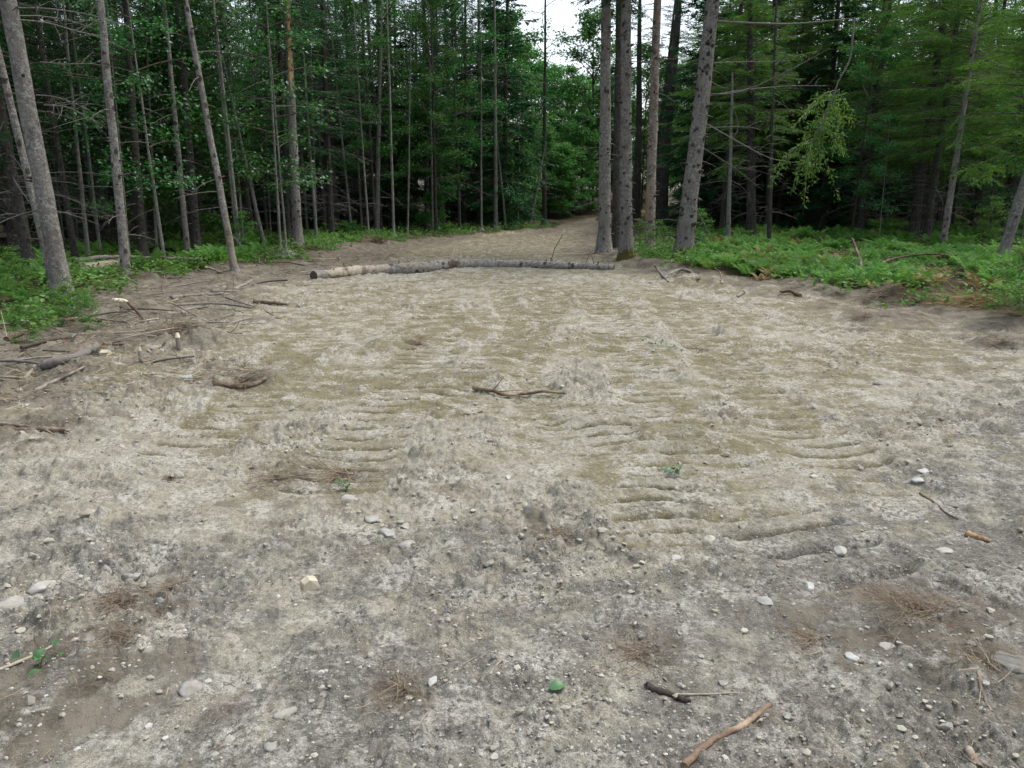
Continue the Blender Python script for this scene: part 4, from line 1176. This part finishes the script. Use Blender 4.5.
stick_thing('branch', [(130, 304, .2, 317), (134, 309, .14, 318), (139, 315, .07, 319), (144, 321)], 4, 'wood_brown', 'short bent branch propped below its pale cut end', 'branch', seed=15)
stick_thing('cut_branch', [(116, 303, .2, 316), (124, 302, .21, 317), (131, 304, .19, 317)], 4.5, 'wood_fresh', 'pale freshly cut branch end sticking up from the brush', 'branch', seed=16)
stick_thing('log', [(42, 372, .02), (60, 366, .03), (80, 361, .03), (97, 352, .04)], 8, 'twig', 'dark short log with a chopped splintered end at left', 'log', seed=17, endmat='wood_fresh', taper=.95, wob=.12)
stick_thing('log', [(70, 360, .03), (85, 355, .04), (98, 349, .05)], 5, 'wood_brown', 'thin reddish log lying against the chopped dark log', 'log', seed=18, taper=.9)
stick_thing('stick', [(150, 352), (160, 347), (170, 343)], 5, 'wood_grey', 'pale short stick beside the grey dirt hump at left', seed=19)
stick_thing('stick', [(104, 346), (122, 346), (142, 347)], 4, 'wood_brown', 'brown stick right of the chopped splintered end', seed=20)
stick_thing('branch', [(215, 384), (235, 388), (255, 386), (266, 380)], 7, 'wood_brown', 'dark bent branch lying on the small grassy hump at left', 'branch', seed=21, side=3)
stick_thing('pole', [(76, 269, .16), (110, 267, .2), (160, 267, .18), (202, 266, .12)], 4.5, 'wood_grey', 'long thin pale pole lying at the edge of the left wood', 'pole', seed=22, wob=.05)
stick_thing('log', [(70, 279, .10), (95, 276, .10), (122, 270, .10)], 11, 'wood_pale', 'short thick pale log behind the stout smooth pale trunk', 'log', seed=23, wob=.06, taper=.8)
stick_thing('stick', [(172, 299), (190, 297), (222, 295)], 4.5, 'wood_grey', 'pale grey stick lying flat in the brush at left', seed=24)
stick_thing('stick', [(182, 314), (190, 310), (208, 308)], 4, 'wood_grey', 'curved pale stick in the brush below the flat grey stick', seed=25)
stick_thing('stick', [(235, 290), (247, 284), (262, 276)], 3.5, 'wood_grey', 'thin grey stick leading up to the big fallen log', seed=26)
stick_thing('stick', [(255, 303), (270, 304), (288, 306)], 5, 'wood_brown', 'brown stick in front of the thick end of the fallen log', seed=27)
stick_thing('stick', [(298, 308), (302, 300), (306, 292)], 4, 'wood_grey', 'pale stick pointing at the thick end of the fallen log', seed=28)
stick_thing('stick', [(205, 268), (213, 270), (222, 274)], 3, 'wood_grey', 'short pale stick left of the scraped leaning trunk', seed=29)
stick_thing('root', [(664, 279), (674, 274, .04), (682, 273, .06), (690, 274, .05), (699, 280)], 2.6, 'wood_grey', 'pale arching root at the foot of the stout speckled trunk', 'root', seed=30, taper=.8)
stick_thing('root', [(655, 268, .04), (660, 273), (668, 282)], 2.6, 'wood_grey', 'short pale root running down left of the arching root', 'root', seed=31)
stick_thing('branch', [(722, 284), (720, 272, .12, 280), (714, 268, .2, 279)], 2., 'wood_grey', 'thin pale branch curving up at the edge of the ferns', 'branch', seed=32)
stick_thing('branch', [(862, 282, .1), (857, 268, .4, 280), (848, 255, .75, 278)], 3.2, 'wood_brown', 'broken dark branch poking up out of the ferns', 'branch', seed=33, taper=.8)
stick_thing('branch', [(872, 276, .15), (890, 274, .3), (920, 273, .38), (955, 274, .36)], 2.4, 'wood_brown', 'long dark branch lying over the ferns', 'branch', seed=34)
stick_thing('stick', [(800, 297), (790, 294, .03), (780, 295, .03)], 4, 'wood_brown', 'curled dark stick on the clods at the right', seed=35)
stick_thing('stick', [(742, 294), (737, 298)], 5, 'wood_grey', 'stubby pale stick near the right edge of the ferns', seed=36)
stick_thing('log', [(838, 217), (860, 218), (905, 221), (915, 222)], 5, 'wood_brown', 'fallen brown log with a torn orange patch in the shade beyond the ferns', 'log', seed=37)
stick_thing('twig', [(413, 734), (420, 724), (428, 712)], 2.5, 'wood_pale', 'pale thin twig low in the middle foreground', 'twig', seed=38)
stick_thing('twig', [(440, 680), (455, 670), (475, 658)], 2.5, 'wood_grey', 'thin straight twig right of the small whitish pebble', 'twig', seed=39)
stick_thing('twig', [(490, 675), (497, 665), (503, 660)], 2.5, 'wood_pale', 'pale twig in the middle foreground above the green leaf', 'twig', seed=40)
stick_thing('stick', [(0, 670), (25, 660), (50, 648), (62, 640)], 3, 'wood_pale', 'thin pale stem lying over the green sprig in the left corner', 'stem', seed=41)

# upright cut stake with a white top
def stake(px, py, hpx, wpx, lab, tilt=(0, 0)):
    p = ground(px, py); d = math.hypot(p[0], p[1]); h = hpx / FPX * d; r = wpx / FPX * d / 2
    root = empty('stake', p, lab, 'stake')
    mb = MB(); P = np.array([(0, 0, -.08), (tilt[0] * .5, tilt[1] * .5, h * .5), (tilt[0] * .8, tilt[1] * .8, h * .75)])
    add_tube(mb, P, [r * 1.1, r, r * .95], 8, 0, .08, 3); mb.build('stem', M['wood_grey'], root)
    mb = MB(); P2 = np.array([P[2], P[2] + (P[2] - P[1]) * .5, P[2] + (P[2] - P[1]) * 1.05])
    add_tube(mb, P2, [r * .9, r * .75, r * .3], 8, 0, .12, 4); mb.build('cut_top', M['wood_fresh'], root)['label'] = 'pale freshly cut top'
stake(179, 350, 16, 5, 'short cut stake with a white top beside the grey dirt hump')
stake(141, 362, 14, 4, 'thin dark broken stem standing right of the chopped log')

# chopped blocks and wedge of pale wood
def wood_block(px, py, wpx, lab, seed):
    p = ground(px, py); s = wpx / FPX * np.hypot(np.linalg.norm(p[:2]), CAM_H)
    g = np.random.default_rng(seed); V = []
    n = 6
    prof = [(-.5, -.18), (-.42, .30), (-.05, .52), (.38, .34), (.5, -.05), (.1, -.30)]
    for zz in (0, 1):
        for (a, b) in prof:
            V.append((a * s + g.normal(0, .03 * s), (zz - .5) * s * .7 + g.normal(0, .04 * s), (b + .22) * s))
    V = np.array(V)
    k = np.arange(n); k2 = (k + 1) % n
    mb = MB()
    mb.add(V, np.stack([k, k2, k2 + n, k + n], -1), 0)
    mb.add(V, np.array([list(range(n))[::-1]]), 0); mb.add(V, np.array([[i + n for i in range(n)]]), 0)
    o = mb.build('wood_block', [M['wood_fresh']], smooth=False); o.location = p - np.array([0, 0, .01]); o.rotation_euler = (0, 0, .5 + seed)
    tag(o, lab, 'wood')
wood_block(310, 587, 16, 'pale freshly split chunk of wood in the left foreground', 0)
wood_block(106, 356, 9, 'splintered pale chip at the end of the chopped log', 1)

# ------------------------------------------------------------------ the big fallen log across the track
def fallen_log():
    g = np.random.default_rng(8)
    pts = [(314, 279), (360, 274.5), (420, 271), (460, 267.5), (510, 267), (560, 268), (614, 269.5)]
    G = np.array([ground(*p) for p in pts])
    d = np.linalg.norm(G[:, :2], axis=1)
    rp = np.array([10, 11, 11, 11, 9, 8, 6.5]) / FPX * d / 2
    G[:, 2] += rp * .55
    root = empty('fallen_log', G[0], 'long fallen log with a peeled pale section lying across the track', 'log')
    P = spline(G - G[0], 66); t = np.linspace(0, 1, len(P)); r = np.interp(t, np.linspace(0, 1, 7), rp)
    r = r * (1 + .05 * gnoise(t * 14, t * 0 + 3, 4))
    mb = MB(); add_tube(mb, P, r, 20, 0, .06, 3, capmi=2)
    for _ in range(60):
        k = g.integers(4, len(P) - 2); a = g.uniform(0, 6.28); T = unit(P[k + 1] - P[k]); A = unit(np.cross(T, [0, 0, 1.])); dd = A * math.cos(a) + np.array([0, 0, 1.]) * math.sin(a)
        L = g.uniform(.02, .10); add_tube(mb, [P[k] + dd * r[k] * .8, P[k] + dd * (r[k] + L)], [.016, .008], 5, 2)
    mb.build('trunk', [M['log_bark'], M['wood_pale'], M['twig_dark']], root)
    # peeled sections: a curved sheet proud of the bark on the side and top
    def peel(t0, t1, a0, a1, seed, mat, lab):
        q = np.random.default_rng(seed); ks = np.linspace(t0, t1, 26); m = 9; V = []
        for i, tk in enumerate(ks):
            c = np.array([np.interp(tk, t, P[:, j]) for j in range(3)]); rr = np.interp(tk, t, r)
            c2 = np.array([np.interp(tk + .01, t, P[:, j]) for j in range(3)]); T = unit(c2 - c); A = unit(np.cross(T, [0, 0, 1.])); U = np.cross(A, T)
            jl, jh = q.normal(0, .45, 2); sh = min(1, 5 * min(i, 25 - i) / 25 + .1)
            mid = (a0 + a1) / 2; w = (a1 - a0) / 2 * sh
            for j in range(m + 1):
                a = mid + (jl if j < m / 2 else jh) * .5 * sh + w * (2 * j / m - 1)
                rim = j in (0, m) or i in (0, 25)
                rad = rr * (1.09 if not rim else .97) + q.normal(0, .004)
                V.append(c + rad * (A * math.cos(a) + U * math.sin(a)))
        n = 25; i = np.arange(n)[:, None] * (m + 1); j = np.arange(m)[None]
        F = np.stack([i + j, i + j + 1, i + m + 2 + j, i + m + 1 + j], -1).reshape(-1, 4)
        MB().add(np.array(V), F).build('peeled_patch', M[mat], root)['label'] = lab
    peel(.045, .25, -.9, 1.9, 1, 'wood_pale', 'wide patch of peeled pale wood')
    peel(.265, .345, .2, 1.5, 2, 'wood_pale', 'small peeled patch beside the wide one')
    peel(.43, .49, -.2, .9, 3, 'wood_brown', 'torn brownish patch at the middle')
    def stub(tk, pxt, rr, mat, lab):
        c = np.array([np.interp(tk, t, P[:, j]) for j in range(3)])
        top = at_depth(pxt[0], pxt[1], (G[0] + c)[1]) - G[0]
        mb = MB(); mm = (c + top) / 2
        add_tube(mb, [c, mm, top], [rr * .8, rr, rr * .35], 7, 0, .1, 1)
        mb.build('broken_stub', M[mat], root)['label'] = lab
    stub(.46, (454, 247), .035, 'wood_fresh', 'white splintered stub standing up')
    s0 = .80
    c = np.array([np.interp(s0, t, P[:, j]) for j in range(3)])
    top = at_depth(565, 229, (G[0] + c)[1]) - G[0]
    mb = MB(); add_tube(mb, [c, c + (top - c) * .45 + np.array([-.05, 0, 0]), c + (top - c) * .86], [.014, .011, .009], 6, 0)
    tw = mb.build('twig', M['twig'], root)
    mb = MB(); add_tube(mb, [c + (top - c) * .86, c + (top - c) * .95, top], [.018, .022, .008], 6, 0); mb.build('broken_tip', M['wood_fresh'], tw)
    for (tk, dx, h) in ((.90, .10, .45), (.93, -.08, .5), (.95, .15, .35), (.985, -.1, .4)):
        c = np.array([np.interp(tk, t, P[:, j]) for j in range(3)])
        mb = MB(); add_tube(mb, [c, c + np.array([dx, -.05, h * .5]), c + np.array([dx * 2.4, .05, h])], [.012, .008, .003], 5, 0); mb.build('twig', M['twig'], root)
fallen_log()

# ------------------------------------------------------------------ small live plants and leaves on the dirt
def leaf_outline(L, W, seed):
    g = np.random.default_rng(seed)
    t = np.linspace(0, 1, 9); prof = np.sin(math.pi * t ** .8) ** .8
    V = []
    for i in range(9):
        for s in (-1, -.5, 0, .5, 1):
            w = prof[i] * W / 2 * (1 + .12 * g.normal() * (abs(s) == 1))
            V.append((t[i] * L, s * w, .10 * L * math.sin(math.pi * t[i]) + .18 * abs(s) * w + .01 * L * g.normal()))
    i = np.arange(8)[:, None] * 5; j = np.arange(4)[None]
    return np.array(V), np.stack([i + j, i + 5 + j, i + 6 + j, i + 1 + j], -1).reshape(-1, 4)
M['green_leaf'] = leaf_mat('fresh_green_leaf', (.035, .115, .022), (.06, .155, .032), .3, .06, 9)
p = ground(549, 692)
V, F = leaf_outline(.062, .046, 4)
o = MB().add(V, F, 0, .5).build('green_leaf', M['green_leaf']); o.location = p + np.array([0, 0, .012]); o.rotation_euler = (.15, -.1, .25)
tag(o, 'single bright green leaf lying on the dirt low in the middle', 'leaf')
def sprig(px, py, lab, n, L, spread, seed):
    p = ground(px, py); root = empty('sprig', p, lab, 'plant'); g = np.random.default_rng(seed)
    mb = MB(); add_tube(mb, [(0, 0, -.01), (.01, 0, .03), (.03, .01, .06)], [.003, .0025, .0015], 5, 0); mb.build('stem', M['weed'], root)
    for k in range(n):
        V, F = leaf_outline(L * g.uniform(.7, 1.1), L * .6, seed + k)
        o = MB().add(V, F, 0, g.random()).build('leaf', M['green_leaf'], root)
        o.location = (g.normal(0, spread), g.normal(0, spread), g.uniform(.02, .06)); o.rotation_euler = (g.normal(0, .4), g.normal(0, .4), g.uniform(0, 6.28))
sprig(40, 668, 'small green sprig lying in the dark soil of the left corner', 7, .05, .035, 20)
sprig(345, 493, 'tiny green weed on the tangle of dead grass left of the ridge', 5, .05, .05, 40)
sprig(657, 346, 'small patch of green weed growing on the track', 26, .045, .13, 60)
sprig(678, 473, 'tiny green blades in the track prints at the right', 5, .06, .05, 80)

# ------------------------------------------------------------------ dead grass, root tangles, loose litter
def fibre(P0, D, L, W, g, curl=.5):
    n = len(P0); t = np.linspace(0, 1, 4)
    D = unit(D); S = unit(np.cross(D, np.array([0, 0, 1.]) + g.normal(0, .3, (n, 3)))); B = g.normal(0, curl, (n, 1)) * S + np.array([0, 0, 1.]) * g.normal(0, curl * .25, (n, 1))
    C = P0[:, None, :] + D[:, None, :] * (L[:, None] * t)[:, :, None] + B[:, None, :] * (L[:, None] * t ** 2)[:, :, None]
    Wd = np.array([0, 0, 1.]) * .5 + S
    Wd = unit(Wd)[:, None, :] * (W[:, None] * (1 - .6 * t))[:, :, None] * .5
    V = np.stack([C - Wd, C + Wd], 2).reshape(n, 8, 3)
    q = np.array([[0, 1, 3, 2], [2, 3, 5, 4], [4, 5, 7, 6]])
    F = (q[None] + (np.arange(n) * 8)[:, None, None]).reshape(-1, 4)
    return V.reshape(-1, 3), F
def tuft(px, py, rpx, n, lab, mat='roots', seed=0, hgt=.5, flatten=1., aspect=1.):
    p = ground(px, py); rad = rpx / FPX * np.hypot(np.linalg.norm(p[:2]), CAM_H); g = np.random.default_rng(800 + seed)
    a = g.uniform(0, 6.28, n); n = int(n * (.5 if p[1] < 6 else .8)); a = a[:n]; q = rad * np.abs(g.normal(0, .48, n)) * (1 + .35 * np.sin(3 * a + seed))
    x = q * np.cos(a); y = q * np.sin(a) * aspect
    z = height(x + p[0], y + p[1]) - p[2] + .003 + g.random(n) ** 2.5 * rad * hgt * .35 * np.exp(-(q / rad) ** 2 * 2)
    D = np.stack([g.normal(0, 1, n), g.normal(0, 1, n), g.normal(.0, .16 * hgt, n)], -1)
    V, F = fibre(np.stack([x, y, z], -1), D, rad * g.uniform(.35, 1.0, n), (.0010 + .0010 * g.random(n)) * (1 + .2 * p[1]), g, .6)
    o = MB().add(V, F, 0, np.repeat(g.random(n), 8)).build('dead_grass_tuft', M[mat], smooth=False); o.location = p
    tag(o, lab, 'dead grass')
tuft(915, 612, 46, 900, 'tangled brown dead grass at the right beside the track prints', seed=1, hgt=.6)
tuft(985, 664, 34, 260, 'thin straw coloured tangle left of the grey slab at the right border', 'litter', seed=2, hgt=.35)
tuft(118, 604, 34, 520, 'brown dead root tuft in the left foreground', seed=3, hgt=.6)
tuft(172, 590, 26, 320, 'darker root tuft right of the brown root tuft in the left foreground', seed=4, hgt=.5)
tuft(120, 636, 36, 420, 'flat dark root mat below the brown root tuft', seed=5, hgt=.25)
tuft(340, 476, 44, 700, 'wide tangle of dead grass left of the ridge of clods', 'litter', seed=6, hgt=.35)
tuft(275, 480, 34, 420, 'straw coloured dead grass left of the wide tangle', 'litter', seed=7, hgt=.3)
tuft(560, 535, 34, 260, 'low reddish root mat in the middle foreground', seed=8, hgt=.2)
tuft(640, 655, 44, 420, 'brown root mat above the black strip of bark', seed=9, hgt=.22)
tuft(400, 690, 36, 360, 'reddish brown roots left of the small whitish pebble', seed=10, hgt=.3)
tuft(810, 640, 26, 300, 'dark root tuft left of the tangled brown dead grass', seed=11, hgt=.35)
tuft(418, 344, 16, 260, 'small dark root clump on the track beyond the crooked brown stick', seed=12, hgt=.9)
tuft(170, 478, 12, 160, 'small black clump of roots on the pale dirt at left', seed=13, hgt=.5)
tuft(965, 305, 40, 900, 'heap of orange brown dead fern at the right edge', 'brownfern', seed=14, hgt=.6)
tuft(940, 285, 30, 700, 'dark brown dead brush behind the heap of dead fern', seed=15, hgt=1.2)
tuft(345, 236, 14, 500, 'brown root clump of uprooted earth under the straight pale sapling', seed=16, hgt=1.)
tuft(375, 241, 14, 500, 'brown uprooted root clump right beside the other at the forest edge', seed=17, hgt=1.)
tuft(175, 333, 26, 700, 'grey mound of matted roots beside the short cut stake', seed=18, hgt=.8)
tuft(880, 300, 22, 500, 'dark root clump under the long dark branch', seed=19, hgt=.9)
tuft(1000, 345, 18, 300, 'dark clump of roots at the right border', seed=20, hgt=.8)
tuft(865, 318, 16, 300, 'black clump of earth and roots before the ferns', seed=21, hgt=.7)
tuft(700, 350, 18, 100, 'wisp of dead grass right of the green weed on the track', 'litter', seed=22, hgt=.3)
tuft(245, 383, 24, 380, 'matted dead grass on the small hump with the bent branch', 'litter', seed=23, hgt=.6)

mb = MB(); g = np.random.default_rng(91)
def litter(n, dr, ang, seed, L, W, mask, curl=.35, lift=.004):
    x, y = scatter_xy(n, dr, ang, seed, mask); z = height(x, y) + lift
    D = np.stack([g.normal(0, 1, len(x)), g.normal(0, 1, len(x)), g.normal(0, .10, len(x))], -1)
    d = np.hypot(x, y)
    V, F = fibre(np.stack([x, y, z], -1), D, g.uniform(*L, len(x)), g.uniform(*W, len(x)) * (1 + .10 * d), g, curl)
    mb.add(V, F, 0, np.repeat(g.random(len(x)), 8))
litter(11000, (1.3, 6.5), 44, 901, (.02, .10), (.001, .0022), lambda x, y, q: (sdist(x, y) > .1) & (q.random(len(x)) < .12 + .9 * np.clip(fbm(x, y, 1.3, 3, 902) + .12, 0, 1)))
litter(2600, (5, 14), 44, 903, (.05, .25), (.002, .004), lambda x, y, q: (sdist(x, y) > .0) & (q.random(len(x)) < .05 + .8 * np.clip(fbm(x, y, .9, 3, 904), 0, 1)))
def brushm(x, y, q):
    sd = sdist(x, y); return (sd > -.6) & (sd < 2.8 + 1.2 * gnoise(x * .8, y * .8, 77)) & (x < -2.0) & (q.random(len(x)) < .8)
litter(24000, (7, 24), 44, 905, (.08, .45), (.0025, .006), brushm, .4, .01)
def edgem(x, y, q):
    sd = sdist(x, y); return (sd > -.5) & (sd < 1.2) & (x > .5) & (q.random(len(x)) < .6)
litter(12000, (9, 26), 44, 907, (.06, .35), (.0025, .005), edgem, .4, .01)
tag(mb.build('litter', M['litter'], smooth=False), 'loose straw, rootlets and broken twigs strewn on the dirt', 'litter', kind='stuff')

# broken sticks of the brush strip along the left edge
SM = []
for k in range(6):
    q = np.random.default_rng(950 + k); mb = MB(); L = q.uniform(.5, 1.3); t = np.linspace(0, 1, 7)
    P = np.stack([L * (t - .5), .08 * L * q.normal() * np.sin(3 * t), .05 * L * np.sin(3.1 * t) * q.random()], -1)
    add_tube(mb, P, .010 * (1 - .6 * t) * q.uniform(.6, 1.5) + .003, 6, 0, .1, k)
    SM.append(mb.mesh('stick', [M[('wood_grey', 'twig', 'wood_grey', 'wood_pale', 'twig_dark', 'twig')[k]]]))
x, y = scatter_xy(900, (8, 23), 42, 960, brushm)
for k in range(min(70, len(x))):
    o = link('broken_stick', SM[k % 6]); o.location = (x[k], y[k], hz(x[k], y[k]) + .02)
    o.rotation_euler = (0, rng.normal(0, .12), rng.uniform(0, 6.28)); s = rng.uniform(.6, 1.2); o.scale = (s, s, s)
    tag(o, 'small broken stick in the brown brush strip along the left edge', 'stick', 'sticks in the brush strip')

# ------------------------------------------------------------------ light
SUN_EL, SUN_AZ = R(64), R(62)     # high, over the right hand wood, veiled by cloud
w = bpy.data.worlds.new('World'); scene.world = w; w.use_nodes = True
nt = w.node_tree; nt.nodes.clear()
sky = nt.nodes.new('ShaderNodeTexSky'); sky.sky_type = 'NISHITA'; sky.sun_disc = False
sky.sun_elevation = SUN_EL; sky.sun_rotation = SUN_AZ; sky.dust_density = 4.0; sky.air_density = 1.2; sky.ozone_density = 1.0
hs = nt.nodes.new('ShaderNodeHueSaturation'); hs.inputs['Saturation'].default_value = .55
bg = nt.nodes.new('ShaderNodeBackground'); bg.inputs['Strength'].default_value = .15
wo = nt.nodes.new('ShaderNodeOutputWorld')
nt.links.new(sky.outputs[0], hs.inputs['Color']); nt.links.new(hs.outputs[0], bg.inputs['Color']); nt.links.new(bg.outputs[0], wo.inputs['Surface'])
ld = bpy.data.lights.new('sun', 'SUN'); ld.energy = 1.0; ld.angle = R(30); ld.color = (1, .98, .95)
lo = bpy.data.objects.new('sun', ld); COL.objects.link(lo)
sdv = Vector((math.sin(SUN_AZ) * math.cos(SUN_EL), math.cos(SUN_AZ) * math.cos(SUN_EL), math.sin(SUN_EL)))
lo.rotation_mode = 'QUATERNION'; lo.rotation_quaternion = sdv.to_track_quat('Z', 'Y')

scene.view_settings.view_transform = 'Standard'; scene.view_settings.look = 'None'
scene.view_settings.exposure = 1.15; scene.view_settings.gamma = 1.0; scene.view_settings.use_curve_mapping = False
cy = scene.cycles
cy.max_bounces = 6; cy.diffuse_bounces = 3; cy.glossy_bounces = 2; cy.transmission_bounces = 3; cy.transparent_max_bounces = 4
cy.use_denoising = True
cy.caustics_reflective = False; cy.caustics_refractive = False
